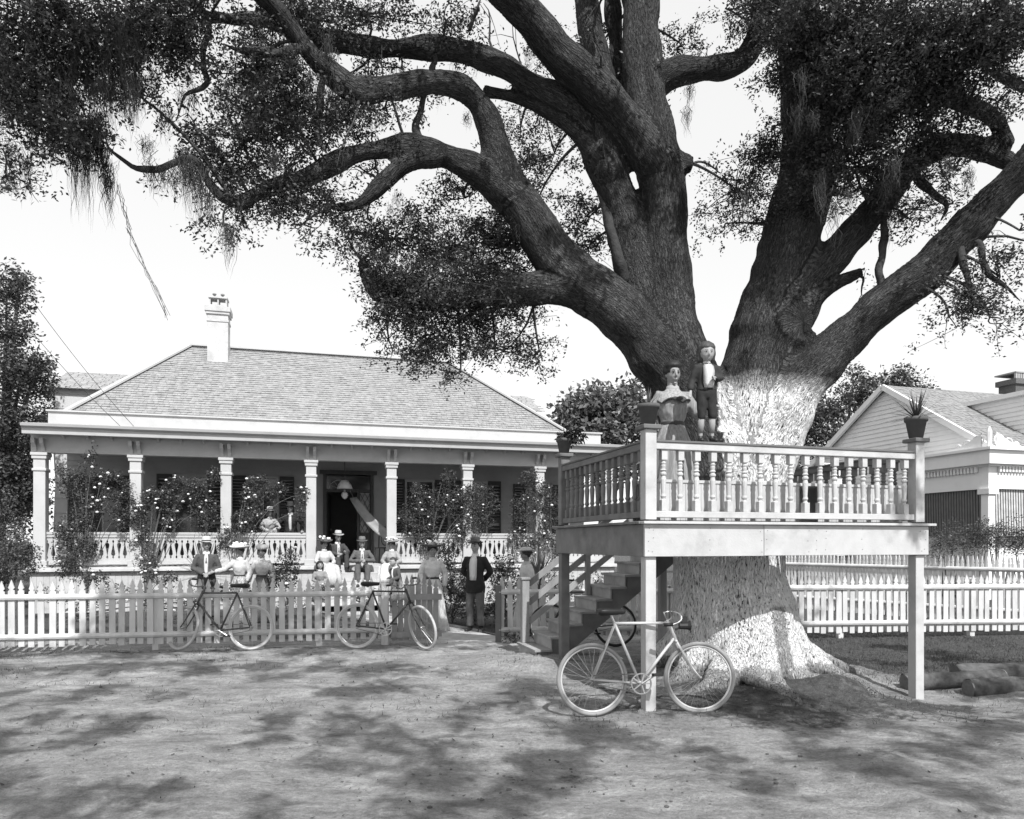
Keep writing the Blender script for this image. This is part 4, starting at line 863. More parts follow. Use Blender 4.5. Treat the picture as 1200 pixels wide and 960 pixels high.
# unseen crown masses added overhead to dapple the ground: world x, y, z, radii, leaves
OVER = [(3, 8.6, 10.4, 2.6, 1.4, .8, 5000), (6.2, 8.2, 9.8, 2.0, 1.5, .8, 5000)]
_ro = random.Random(12)
for _i in range(10):
    for _j in range(-1, 6):
        _x = -8.6 + 1.9 * _i + _ro.uniform(-.6, .6); _y = .6 + 1.5 * _j + _ro.uniform(-.5, .5)
        if _ro.random() < .17 or (2.0 < _x < 6.4 and 3.3 < _y < 6.3): continue  # gap left in the added masses so the platform front stays sunlit
        OVER.append((_x, _y, max(7.0, 1.7 + .751 * (_y + .9) + .75) + _ro.uniform(0, .7), _ro.uniform(.9, 1.5), _ro.uniform(.55, .95), .3, _ro.randint(1300, 2600)))
def oak_crown():
    r = np.random.default_rng(21); allC = []; tw = MB(); cl_all = []
    kd = kdtree.KDTree(len(SAMP))
    for i, s_ in enumerate(SAMP): kd.insert(s_[0], i)
    kd.balance(); SZ = .052
    def mass(c, rad, nleaf):
        per = 22; nc = max(3, int(nleaf / per)); ns0 = max(3, int(nc / 13)); d = r.normal(size=(ns0, 3)); d /= np.linalg.norm(d, axis=1)[:, None]
        sub0 = np.array(c) + d * (r.random(ns0) ** .45)[:, None] * np.array(rad) * 1.06; pick = r.integers(0, ns0, nc)
        cl = sub0[pick] + r.normal(size=(nc, 3)) * np.array([.135, .135, .085])
        # each clump is a leafy spray along a short twig
        ax = r.normal(size=(nc, 3)); ax[:, 2] = ax[:, 2] * .5 - .25; ax /= np.linalg.norm(ax, axis=1)[:, None]; ln = r.uniform(.10, .30, nc)
        t = r.random((nc, per)) ** .8; pts = cl[:, None] + ax[:, None] * (t * ln[:, None])[..., None] + r.normal(size=(nc, per, 3)) * .032
        allC.append(pts.reshape(-1, 3)); cl_all.append(cl)
        co, k, dist = kd.find(Vector(c)); root = Vector(co); cc = Vector(c)
        mid = root.lerp(cc, .55) + Vector((r.normal() * .1, r.normal() * .1, .1))
        def curve(p, m_, q, r0, r1, n=5, sides=4):
            ps = [p * (1 - s) ** 2 + m_ * 2 * s * (1 - s) + q * s * s for s in np.linspace(0, 1, n)]
            tw.tube([tuple(x - TREE) for x in ps], list(np.linspace(r0, r1, n)), sides)
        if dist < 1.5: curve(root, mid, cc, min(.03, .012 + .012 * dist), .01, 8, 5)
        subs = [Vector(q_) for q_ in sub0]
        for s_ in subs: curve(cc, cc.lerp(s_, .5) + Vector((r.normal() * .05, r.normal() * .05, r.normal() * .06)), s_, .009, .005)
        A = np.array([tuple(s_) for s_ in subs])
        for j in range(0, nc, 2 if nc < 600 else 4):
            k = int(pick[j]); q = Vector(cl[j]) + Vector(ax[j]) * ln[j]
            curve(subs[k], subs[k].lerp(q, .5) + Vector((r.normal() * .03, r.normal() * .03, r.normal() * .04)), q, .004, .002, 4, 3)
    for i in range(0, len(SAMP), 23):      # bare side shoots on the limbs
        p, rad_, t, ref, s_, idn = SAMP[i]
        if idn == 0 or idn >= 40 or rad_ > .24 or p.z < 3.6: continue
        a = r.uniform(0, 2 * PI); d = (ref * math.cos(a) + t.cross(ref) * math.sin(a)) + t * .5 + Vector((0, 0, .25)); d.normalize(); L_ = r.uniform(.35, 1.1); ps = [p.copy()]; q = p + d * rad_ * .7
        for k in range(7): ps.append(q.copy()); q = q + d * L_ / 6; d = (d + Vector((r.normal(), r.normal(), r.normal() - .15)) * .28).normalized()
        tw.tube([tuple(x - TREE) for x in ps], list(np.linspace(.022, .004, 8)), 5)
        for k in (3, 5, 6):
            e = ps[k] + Vector((r.normal(), r.normal(), r.normal() - .3)) * .22; tw.tube([tuple(ps[k] - TREE), tuple((ps[k] + e) * .5 + Vector((0, 0, .03)) - TREE), tuple(e - TREE)], [.006, .004, .002], 3)
            allC.append(np.array(e) + r.normal(size=(14, 3)) * .06)
    for u, v, ru, rv, Y, den in BLOBS:
        c = P(u, v, Y); k = Y / FPX; area = PI * ru * rv
        mass(tuple(c), (ru * k, max(.35, min(ru, rv) * k * 1.0), rv * k), int(area * den * .88))
    nin = sum(len(a_) for a_ in allC)
    for x, y, z, rx, ry, rz, n in OVER: mass((x, y, z), (rx, ry, rz), n)
    C = np.vstack(allC) - np.array(TREE); SZ = np.full(len(C), .044); SZ[nin:] = .085  # larger leaves on the unseen masses, for fuller ground shade
    o = leaf_object('crown', C, SZ, .46, leaf_mat('oak_leaf', .018, .085, .22, .42), OAK, r, droop=.15)
    tw.build('twigs', MATS['twig_bark'], OAK)['kind'] = 'stuff'
    print('oak leaves', len(C))
oak_crown()

def moss():
    r = np.random.default_rng(5); V = []; F = []; spots = []
    def cl(u, v, Y, L_, n, w): spots.append((P(u, v, Y), L_, n, w))
    for _ in range(46): cl(r.uniform(0, 180), r.uniform(5, 110), r.uniform(6.3, 6.9), r.uniform(.25, .75), 34, .05)
    for u, v, L_ in ((100, 140, .8), (108, 145, .6), (115, 150, .55), (92, 160, .5), (128, 205, .5), (120, 170, .45), (222, 190, .55), (228, 195, .4), (205, 200, .3), (190, 200, .22), (178, 195, .28), (172, 165, .22), (160, 90, .5), (158, 95, .4), (145, 120, .18), (245, 225, .4), (268, 265, .42), (15, 170, .3), (12, 205, .2), (195, 130, .3), (140, 30, .5), (105, 40, .4), (95, 150, .75), (88, 170, .7), (102, 165, .8), (112, 135, .5), (84, 145, .45), (125, 190, .4), (215, 185, .5), (232, 200, .6), (60, 160, .35), (30, 185, .4)): cl(u, v, 6.9, L_, 40, .045)
    for _ in range(44): cl(r.uniform(200, 400), r.uniform(20, 190), r.uniform(7.0, 7.7), r.uniform(.15, .5), 24, .04)
    for _ in range(30): cl(r.uniform(420, 640), r.uniform(30, 330), r.uniform(8.0, 8.8), r.uniform(.12, .38), 20, .035)
    for _ in range(40): cl(r.uniform(930, 1150), r.uniform(20, 240), r.uniform(7.4, 8.4), r.uniform(.2, .55), 30, .045)
    for u, v, L_ in ((873, 225, .5), (805, 130, .3), (808, 100, .3), (1040, 225, .6), (1045, 240, .5), (1018, 250, .3), (548, 135, .2), (395, 35, .3), (432, 10, .3)): cl(u, v, 8.6, L_, 26, .035)
    for c, L_, n, w in spots:
        for k in range(int(n * 1.8)):
            l = L_ * (.3 + .8 * r.random() ** 1.6); b = np.array(c) + r.normal(size=3) * w * np.array([1, 1, .8]); seg = 6; px_ = b.copy(); a = r.uniform(0, PI); wd = r.uniform(.0012, .0034); sv = np.array([math.cos(a), math.sin(a), 0]) * wd
            tgt = np.array([c[0], c[1]]); o = len(V)
            for i in range(seg + 1):
                f = 1 - (i / seg) ** 2 * .95; V.append(px_ - sv * f); V.append(px_ + sv * f)
                px_ = px_ + np.array([r.normal() * .02 + (tgt[0] - px_[0]) * .2, r.normal() * .02 + (tgt[1] - px_[1]) * .2, -l / seg])
            for i in range(seg): q = o + 2 * i; F.append((q, q + 1, q + 3, q + 2))
    # one long dangling strand
    for u0, v0, u1, v1 in ((137, 215, 152, 270), (150, 268, 196, 372)):
        for k in range(6):
            o = len(V); a0 = P(u0, v0, 6.8); a1 = P(u1, v1, 6.8)
            for i in range(7):
                t = i / 6; p = a0.lerp(a1, t) + Vector((r.normal() * .014, r.normal() * .014, r.normal() * .014)); V.append(np.array(p) - [.002, 0, 0]); V.append(np.array(p) + [.002, 0, 0])
            for i in range(6): q = o + 2 * i; F.append((q, q + 1, q + 3, q + 2))
    V = np.array(V) - np.array(TREE); o = link('moss', npmesh('moss', V, np.array(F), leaf_mat('spanish_moss', .03, .09, .3, .9), r.random(len(F))), OAK); o['kind'] = 'stuff'
moss()
#@@PART3
# ================================================================== BICYCLES
def bicycle(label, rear, front, lean, steer, paint, tyre_c, mirror=False, bars='drop', lamp=False):
    rear, front = Vector(rear), Vector(front); d = front - rear; ang = math.atan2(d.y, d.x)
    o = empty('bicycle', (rear.x, rear.y, G(rear.x, rear.y) + .004), ang, label, 'bicycle'); o.rotation_euler = (lean, 0, ang)
    R = .355; WB = 1.08; m = mat('bike_' + paint[0], paint[1], .35, .08, spec=.5); tm = mat('tyre_' + tyre_c[0], tyre_c[1], .8, .08); st = mat('nickel', .45, .3, metal=.9); blk = mat('black_leather', .02, .5)
    RH = Vector((0, 0, R)); FH = Vector((WB, 0, R)); BB = Vector((.475, 0, .31)); SC = Vector((.235, 0, .90)); HT_ = Vector((.775, 0, .92)); HB = Vector((.85, 0, .73))
    axd = (HT_ - HB).normalized(); RM = Matrix.Rotation(steer, 3, axd)
    def S(mb): mb.v = [tuple(HB + RM @ (Vector(p) - HB)) for p in mb.v]; return mb
    def wheel(c, front_):
        f = S if front_ else (lambda q: q)
        t = f(MB().tube([c + Vector((math.cos(a) * (R - .02), 0, math.sin(a) * (R - .02))) for a in np.linspace(0, 2 * PI, 57)[:-1]], .021, 8, closed=True)).build('wheel', tm, o, True)
        f(MB().tube([c + Vector((math.cos(a) * (R - .045), 0, math.sin(a) * (R - .045))) for a in np.linspace(0, 2 * PI, 49)[:-1]], .011, 6, closed=True)).build('rim', m if paint[1] > .3 else st, t, True)
        sp = MB()
        for k in range(30):
            a = 2 * PI * k / 30; b = a + (.9 if k % 2 else -.9); sd = .025 if k % 4 < 2 else -.025
            sp.tube([c + Vector((math.cos(b) * .02, sd, math.sin(b) * .02)), c + Vector((math.cos(a) * (R - .05), 0, math.sin(a) * (R - .05)))], .0014, 3)
        f(sp).build('spokes', st, t)['kind'] = 'stuff'
        f(MB().tube([c + Vector((0, -.045, 0)), c + Vector((0, -.03, 0)), c + Vector((0, .03, 0)), c + Vector((0, .045, 0))], [.012, .022, .022, .012], 8)).build('hub', st, t, True)
    wheel(RH, False); wheel(FH, True)
    fr = MB()
    for p, q, r in ((SC, HT_ + (HB - HT_) * .12, .0145), (SC, BB, .0145), (HB + (HT_ - HB) * .12, BB, .016), (HB - axd * .01, HT_ + axd * .01, .019)): fr.tube([p, q], r, 10)
    for sy in (-.045, .045):
        fr.tube([SC + Vector((0, sy * .3, -.02)), RH + Vector((0, sy, 0))], .009, 8); fr.tube([BB + Vector((0, sy * .6, 0)), RH + Vector((0, sy, 0))], .010, 8)
    fr.tube([BB + Vector((0, -.04, 0)), BB + Vector((0, .04, 0))], .024, 10); fr.build('frame', m, o, True)
    fk = MB()
    for sy in (-.05, .05): fk.tube([HB + Vector((.005, sy * .75, -.02)), HB.lerp(FH, .5) + Vector((-.01, sy, -.01)), FH + Vector((-.07, sy, .09)), FH + Vector((0, sy, 0))], [.013, .012, .010, .008], 8)
    fk.tube([HB + Vector((0, -.05, -.01)), HB + Vector((0, .05, -.01))], .014, 8); S(fk).build('fork', m, o, True)
    ST = HT_ + axd * .09
    hb = MB(); hb.tube([HT_, ST, ST + Vector((.07, 0, .01))], .012, 8)
    c = ST + Vector((.07, 0, .01)); pts = {}
    for s_ in (-1, 1):
        if bars == 'drop': prof = [(0, 0, 0), (.01, .10, -.0), (.05, .19, -.02), (.05, .22, -.08), (-.03, .225, -.12), (-.12, .225, -.12)]
        else: prof = [(0, 0, 0), (.01, .08, -.03), (.06, .17, -.02), (.05, .22, .03), (-.06, .245, .045), (-.17, .25, .03)]
        ps = [tuple(c + Vector((x, y * s_, z))) for x, y, z in prof]; A = crom([p + (0,) for p in ps], .03); hb.tube([p[:3] for p in A], .011, 8); pts[s_] = ps
    hbo = S(hb).build('handlebar', st if paint[1] > .3 else mat('dull_nickel', .16, .4), o, True)
    for s_ in (-1, 1): S(MB().tube([pts[s_][-2], pts[s_][-1]], .017, 8)).build('grip', blk, hbo, True)
    sd = MB(); A = SC + (SC - BB).normalized() * .10; sd.tube([SC, A], .012, 8); sd.build('seat_post', st, o)
    rs = []
    for x, w, h in ((-.13, .085, .045), (-.10, .10, .06), (-.03, .085, .055), (.05, .04, .045), (.12, .022, .04), (.15, .012, .03)):
        rs.append([A + Vector((x, math.cos(t) * w, .03 + (math.sin(t) * h * .5 if math.sin(t) > 0 else math.sin(t) * h * .9))) for t in np.linspace(0, 2 * PI, 13)[:-1]])
    sad = MB().rings(rs).build('saddle', blk, o, True)
    MB().tube([A + Vector((-.1, 0, 0)), A + Vector((.1, 0, .0))], .008, 6).build('saddle_rail', st, sad)
    ys = -.055; cr = MB().tube([BB + Vector((math.cos(a) * .098, ys, math.sin(a) * .098)) for a in np.linspace(0, 2 * PI, 33)[:-1]], .0085, 6, closed=True)
    for k in range(5): a = 2 * PI * k / 5; cr.beam(BB + Vector((0, ys, 0)), BB + Vector((math.cos(a) * .095, ys, math.sin(a) * .095)), .012, .008, (0, 1, 0))
    ck = cr.build('chainring', st, o)
    for s_, a in ((-1, .55), (1, .55 + PI)):
        e = BB + Vector((math.cos(a) * .17, s_ * .075, math.sin(a) * .17)); MB().tube([BB + Vector((0, s_ * .07, 0)), e], .010, 6).build('crank', st, o)
        MB().box(e.x - .045, e.x + .045, min(e.y, e.y + s_ * .09), max(e.y, e.y + s_ * .09), e.z - .012, e.z + .012).build('pedal', blk, o)
    ch = MB()
    for sg in (1, -1): ch.beam(RH + Vector((0, ys, sg * .04)), BB + Vector((0, ys, sg * .097)), .006, .010)
    ch.build('chain', mat('chain_steel', .12, .5), o)
    if lamp:
        lp = HB + Vector((.09, 0, .14)); q = MB().tube([lp + Vector((-.05, 0, 0)), lp + Vector((.03, 0, 0)), lp + Vector((.06, 0, 0))], [.035, .04, .055], 12); q.box(lp.x - .03, lp.x + .03, -.03, .03, lp.z + .03, lp.z + .09); q.beam(HB + Vector((0, 0, .1)), lp, .02, .02)
        S(q).build('lamp', blk, o)
    return o
def gp_(u, v, z=0.): 
    Y = (EYE - z) * FPX / (v - VH); return Vector(((u - CX) / FPX * Y, Y, 0))
bicycle('white framed bicycle with white tyres leaning against the platform front post', gp_(695, 840), gp_(822, 837), -.10, -.12, ('white', .42), ('grey', .22), lamp=True)
r2 = gp_(293, 763); f2 = gp_(201, 763.5); bicycle('dark framed bicycle with white tyres and level handlebar, front wheel turned, against picket fence', r2, r2 + (f2 - r2).normalized() * 1.08, .13, -.55, ('dark', .055), ('pale', .40), bars='up')
r3 = gp_(418, 763); f3 = gp_(497, 764.5); bicycle('dark framed bicycle with white tyres standing in front of gate and gate post', r3, r3 + (f3 - r3).normalized() * 1.08, -.07, -.75, ('black', .03), ('cream', .44), bars='up')
r4 = Vector((.72, 11.72, 0)); bicycle('black bicycle with dark tyres standing behind the wooden stairs', r4 + Vector((.98, .1, 0)), r4, .1, -.3, ('black', .03), ('black', .03), bars='up')

# ================================================================== PEOPLE
SKIN = lambda: mat('skin', .34, .6, .06)
def tubeR(mb, pts, rad, n=10): mb.tube(pts, rad, n)
def person(label, loc, rz=0, H=1.72, pose='stand', seat=.45, lean=0., arms=None, legs=None, head=(0, 0), kind='man', c1=.05, c2=.05, c3=.6, hat=None, hair=.03, vox=.015, skirt_len=None, group=None, skin=.34, tilt=0., pattern=0., yoke=False):
    k = H / 1.712; o = empty('person', loc, rz, label, 'person', group)
    sk = mat('skin_%d' % int(skin * 100), skin, .6, .06)
    child = kind in ('boy', 'girl'); hscale = 1.0 if not child else (1.62 if H < 1.1 else 1.22)
    up = Vector((0, -math.sin(lean), math.cos(lean))); fw = Vector((0, -math.cos(lean), -math.sin(lean))); S = Vector((1, 0, 0))
    P0 = Vector((0, 0, .93)) if pose == 'stand' else Vector((0, 0, seat / k + .10))
    T = lambda d, f=0., s=0.: P0 + up * d + fw * f + S * s
    female = kind in ('woman', 'girl')
    shw = .145 if female else .168
    if child: shw = .185 if H < 1.1 else .165
    # joints
    J = {}
    for s_, nm in ((-1, 'l'), (1, 'r')):
        J['sh' + nm] = T(.43, 0, s_ * shw)
        J['el' + nm] = T(.18, -.03, s_ * (shw + .05)); J['wr' + nm] = T(-.06, .06, s_ * (shw + .06))
        J['hp' + nm] = P0 + S * (s_ * .085) + Vector((0, 0, -.03))
        if pose == 'stand': J['kn' + nm] = Vector((s_ * .10, -.015, .48)); J['an' + nm] = Vector((s_ * .105, .02, .08)); J['to' + nm] = Vector((s_ * .13, -.15, .03))
        else:
            zk = P0.z + .02; J['kn' + nm] = Vector((s_ * .12, -.42, zk)); J['an' + nm] = Vector((s_ * .11, -.44, zk - .42)); J['to' + nm] = Vector((s_ * .13, -.60, zk - .48))
    if arms:
        for kk, v in arms.items(): J[kk] = Vector(v) if kk[:2] in ('el', 'wr') else Vector(v)
    if legs:
        for kk, v in legs.items(): J[kk] = Vector(v)
    sc_ = lambda p: tuple(Vector(p) * k)
    def ring(c, rx, ry, n=16, fold=0., m_=9, ph=0.): return [c + S * (math.cos(t) * (rx + fold * math.cos(m_ * t + ph))) + fw * (math.sin(t) * (ry + fold * math.cos(m_ * t + ph))) for t in np.linspace(0, 2 * PI, n + 1)[:-1]]
    def scaled(mb): mb.v = [sc_(p) for p in mb.v]; return mb
    # ---- body: one continuous surface
    b = MB(); b.rings([ring(T(d), rx, ry) for d, rx, ry in ((-.10, .12, .10), (0, .158, .115), (.15, .125, .095), (.32, .145, .108), (.42, .13, .075), (.47, .085, .06), (.505, .056, .055), (.60, .052, .055))])
    hd = T(.665, .02); RH = Matrix.Rotation(head[0], 3, 'Z') @ Matrix.Rotation(head[1] + lean * .4, 3, 'X'); hs_ = hscale if child else 1.0
    if child: hd = T(.685 if H < 1.1 else .69, .02)
    def face(p):
        z = p.z / .118
        if z < -.1: f = 1 - .28 * (-z - .1); p = Vector((p.x * f, p.y * (1 - .10 * (-z - .1)), p.z))
        if p.y < 0:
            p.y *= .96
            if abs(z) < .25 and abs(p.x) > .012: p.y += .006 * (1 - abs(z) / .25)      # eye hollows
        return p * hs_
    b.ell(hd, (.083 if child else .076, .094, .112 if child else .118), 18, 14, RH, face)
    hp = lambda x, y, z: hd + RH @ (Vector((x, y, z)) * hs_)
    b.tube([hp(0, -.088, .02), hp(0, -.104, -.02), hp(0, -.090, -.034)], [.007, .013, .009], 8); b.ell(hp(0, -.083, -.062), (.022, .011, .009), 8, 6, RH); b.ell(hp(0, -.078, -.1), (.02, .016, .014), 8, 6, RH)
    for s_ in (-1, 1): b.ell(hp(s_ * .075, .005, -.01), (.010, .018, .030), 8, 6, RH)
    for s_, nm in ((-1, 'l'), (1, 'r')):
        sh, el, wr = J['sh' + nm], J['el' + nm], J['wr' + nm]
        b.tube([T(.41, 0, s_ * .09), sh, sh.lerp(el, .5), el, el.lerp(wr, .35), wr], [.05, .048, .044, .036, .037, .025], 10)
        d = (wr - el).normalized(); sd = d.cross(Vector((0, -1, .2))).normalized() if abs(d.y) < .9 else Vector((s_, 0, 0)); pn = sd.cross(d)
        hnd = wr + d * .075; b.tube([wr - d * .01, wr + d * .04, wr + d * .085], [.022, .032, .030], 8)
        for q, (off, L_) in enumerate(((-.030, .066), (-.010, .076), (.010, .072), (.028, .056))):
            r0 = hnd + sd * off + d * .005; b.tube([r0 - d * .02, r0 + d * L_ * .45 + pn * .006, r0 + d * L_ * .8 + pn * .026, r0 + d * L_ * .86 + pn * .046], [.0095, .009, .0085, .007], 6)
        tb = wr + d * .03 - sd * .028 * s_; b.tube([tb, tb - sd * .03 * s_ + d * .025 + pn * .01, tb - sd * .034 * s_ + d * .055 + pn * .022], [.012, .0105, .008], 6)
        hp_, kn, an, to = J['hp' + nm], J['kn' + nm], J['an' + nm], J['to' + nm]
        b.tube([hp_, hp_.lerp(kn, .5), kn, kn.lerp(an, .35), an], [.085, .072, .052, .052, .036], 10); b.tube([an + Vector((0, .04, -.035)), an.lerp(to, .4) + Vector((0, 0, -.02)), to], [.034, .036, .026], 8)
    scaled(b); me = remesh(b, 'body', vox * .8 if vox < .012 else .0125, 2); me.materials.append(sk); link('body', me, o)
    # face features
    for s_ in (-1, 1):
        scaled(MB().ell(hp(s_ * .029, -.083, .012), (.012, .006, .0065), 8, 6, RH)).build('eye', mat('eye', .03, .3), o)
        scaled(MB().tube([hp(s_ * .014, -.090, .032), hp(s_ * .032, -.087, .037), hp(s_ * .048, -.076, .031)], [.003, .004, .0025], 6)).build('eyebrow', mat('hair_%d' % int(hair * 1000), hair, .6), o)
    scaled(MB().tube([hp(-.022, -.086, -.061), hp(0, -.0955, -.063), hp(.022, -.086, -.061)], [.002, .0042, .002], 6)).build('mouth', mat('lips', .16, .5), o)
    # hair
    hm = mat('hair_%d' % int(hair * 1000), hair, .6, .3, 40); h_ = MB()
    def hairfn(p):
        if p.y < -.035 and p.z < .05: p = p * .80
        elif p.z < -.05: p = Vector((p.x * .86, p.y * .86, p.z))
        return p * hs_
    if female and not child: h_.ell(hp(0, .012, .035), (.110, .116, .114), 16, 12, RH, hairfn); h_.ell(hp(0, .10, .06), (.055, .05, .05), 10, 8, RH)
    elif kind == 'girl' or hair == .051: h_.ell(hp(0, .016, .006), (.112, .112, .130), 16, 12, RH, hairfn); h_.ell(hp(.075, .03, -.06), (.045, .06, .075), 10, 8, RH); h_.ell(hp(-.075, .03, -.06), (.045, .06, .075), 10, 8, RH)
    else: h_.ell(hp(0, .008, .022), (.081, .098, .108), 16, 12, RH, hairfn)
    scaled(h_); hme = remesh(h_, 'hair', .013, 2, .006, 30); hme.materials.append(hm); link('hair', hme, o)
    # ---- clothes
    m1 = mat('cloth_%d' % int(c1 * 1000), c1, .85, .18, 14, .2, 120); m2 = mat('cloth_%d' % int(c2 * 1000) if not pattern else 'print_%d' % int(c2 * 1000), c2, .85, .18 if not pattern else pattern, 14 if not pattern else 34, .2, 120); m3 = mat('linen_%d' % int(c3 * 1000), c3, .8, .06)
    if yoke: m1 = m2 = mat('pinstriped_dress', .27, .85, .38, 9, .2, 120, (7, 7, .15))
    g = MB(); gp = 0.012 if female else .028
    if female: prof = ((.10, .118, .098), (.15, .122, .10), (.22, .145, .125), (.32, .168, .142), (.40, .155, .115), (.455, .10, .075), (.50, .064, .062), (.535, .060, .060))
    else: prof = ((-.20, .185, .145), (-.08, .19, .15), (.05, .172, .135), (.15, .16, .128), (.30, .176, .140), (.40, .172, .115), (.455, .115, .08), (.49, .070, .068))
    if child and not female: prof = ((.0, .185, .14), (.10, .175, .135), (.30, .180, .135), (.41, .185, .11), (.47, .12, .085), (.505, .072, .07))
    g.rings([ring(T(d), rx, ry, 20) for d, rx, ry in prof])
    for s_, nm in ((-1, 'l'), (1, 'r')):
        sh, el, wr = J['sh' + nm], J['el' + nm], J['wr' + nm]
        rad = [.075, .066, .070, .062, .056, .040] if female else [.075, .070, .066, .060, .056, .050]
        g.tube([T(.405, 0, s_ * .07), sh, sh.lerp(el, .45), el, el.lerp(wr, .55), el.lerp(wr, .94)], rad, 12)
    scaled(g); me = remesh(g, 'blouse', .014, 2, .010, 12, (1, 1, .6)); me.materials.append(m1); cl = link('blouse' if female else 'jacket', me, o)
    if yoke:
        zig = lambda t: .33 + .05 * abs(math.sin(2.5 * t))
        q = MB().rings([[T(d + (zig(t) - .36 if i == 0 else 0)) + S * (math.cos(t) * rx) + fw * (math.sin(t) * ry) for t in np.linspace(0, 2 * PI, 33)[:-1]] for i, (d, rx, ry) in enumerate(((.36, .186, .162), (.405, .178, .138), (.455, .118, .092), (.50, .074, .072)))], cap=False)
        scaled(q).build('lace_yoke', mat('lace', .27, .9, .45, 60), o, True)
        scaled(MB().tube([T(zig(t)) + S * (math.cos(t) * .188) + fw * (math.sin(t) * .164) for t in np.linspace(0, 2 * PI, 49)[:-1]], .008, 6, closed=True)).build('ribbon_edge', mat('ribbon', .05), o)
        q = MB()
        for s_ in (-1, 1): q.ell(T(.375, .168, s_ * .028), (.030, .012, .020), 8, 6)
        q.ell(T(.375, .172), (.012, .012, .014), 6, 5); scaled(q).build('bow', mat('ribbon', .05), o); scaled(MB().ell(T(.128, .112), (.028, .012, .026), 8, 6)).build('buckle', mat('ribbon', .05), o)
    if female:
        # skirt
        sr = []; L_ = skirt_len or (.02 if pose == 'stand' else None)
        if pose == 'stand':
            zb = L_
            for d, rx, ry, f in ((.13, .118, .10, 0), (.08, .14, .12, .002), (-.05, .19, .17, .006), (-.30, .215, .20, .012), (-.6, .255, .25, .02), (-.93 + zb, .32, .32, .028)): sr.append(ring(T(d), rx, ry, 60, f, 11, d * 3))
        else:
            S0 = [(T(.13), .118, .10, fw, 0), (T(.03), .19, .15, fw, .004)]
            kz = (J['knl'] + J['knr']) * .5; az = (J['anl'] + J['anr']) * .5
            hip = P0 + Vector((0, -.10, .0))
            dirs = [(hip, Vector((0, -.5, .86)), .24, .14), (hip.lerp(kz, .55) + Vector((0, 0, .01)), Vector((0, -.1, 1)), .25, .13), (kz + Vector((0, -.02, -.02)), Vector((0, -.75, .66)), .25, .14), (kz.lerp(az, .5) + Vector((0, -.05, 0)), Vector((0, -1, .1)), .28, .17), (az + Vector((0, -.06, .0)), Vector((0, -1, .05)), .33, .21)]
            sr = [ring(c, rx, ry, 48, f) for c, rx, ry, _, f in S0]
            for i, (c, v, rx, ry) in enumerate(dirs): sr.append([c + S * (math.cos(t) * (rx + .015 * math.cos(9 * t))) + v * (math.sin(t) * (ry + .015 * math.cos(9 * t))) for t in np.linspace(0, 2 * PI, 49)[:-1]])
        sm = scaled(MB().rings(sr)); sme = sm.mesh('skirt'); sme.materials.append(m2); sme.polygons.foreach_set('use_smooth', [True] * len(sme.polygons)); link('skirt', sme, o)
        scaled(MB().rings([ring(T(d), rx, ry, 24) for d, rx, ry in ((.105, .126, .106), (.115, .130, .110), (.14, .130, .110), (.15, .126, .106))])).build('belt', mat('belt', .04, .5), o, True)
    else:
        t_ = MB(); 
        t_.rings([ring(T(d), rx, ry) for d, rx, ry in ((-.13, .13, .10), (-.05, .17, .125), (.08, .165, .125), (.14, .155, .12))])
        for s_, nm in ((-1, 'l'), (1, 'r')):
            hp_, kn, an = J['hp' + nm], J['kn' + nm], J['an' + nm]; en = kn.lerp(an, .12 if child else .93)
            t_.tube([hp_ + Vector((0, 0, .03)), hp_.lerp(kn, .5), kn, kn.lerp(en, .5), en], [.10, .092, .076, .07, .068], 12)
            if child: scaled(MB().tube([kn.lerp(an, .1), kn.lerp(an, .45), kn.lerp(an, .75)], [.058, .058, .045], 10)).build('stocking', mat('stocking', .25, .9), o, True)
        scaled(t_); me = remesh(t_, 'trousers', .014, 2, .010, 10); me.materials.append(m2); link('trousers', me, o)
        rs = []
        for d, w, off in ((.485, .03, .070), (.43, .046, .108), (.34, .05, .140), (.22, .048, .142), (.12, .046, .136), (.04, .04, .141)):
            w *= 2.1 if child and H < 1.1 else 1.5 if hat == 'fedora_dark' and c3 > .6 else .85; rs.append([T(d, off + .004, -w), T(d, off + .016, 0), T(d, off + .004, w), T(d, off - .03, 0)])
        scaled(MB().rings(rs)).build('shirt_front', m3, o, True)
        scaled(MB().tube([T(.495, .064), T(.40, .128), T(.30, .160)], [.012, .012, .016], 6)).build('necktie', mat('necktie', .04), o) if not child and hat != 'fedora_dark' else None
    scaled(MB().rings([ring(T(d, .004), rx, ry, 16) for d, rx, ry in ((.475, .072, .070), (.49, .075, .073), (.53, .066, .066), (.535, .060, .060))])).build('collar', m3, o, True)
    if not (female and pose == 'stand'):
        for nm in 'lr':
            an, to = J['an' + nm], J['to' + nm]; q = MB().tube([an + Vector((0, .055, -.035)), an + Vector((0, .02, -.03)), an.lerp(to, .55) + Vector((0, 0, -.012)), to + Vector((0, -.02, .006)), to + Vector((0, -.045, .003))], [.03, .045, .043, .037, .018], 10); q.tube([an + Vector((0, .01, -.04)), an + Vector((0, .0, .05))], [.046, .046], 10)
            scaled(q).build('shoe', mat('shoe', .025, .4), o, True)
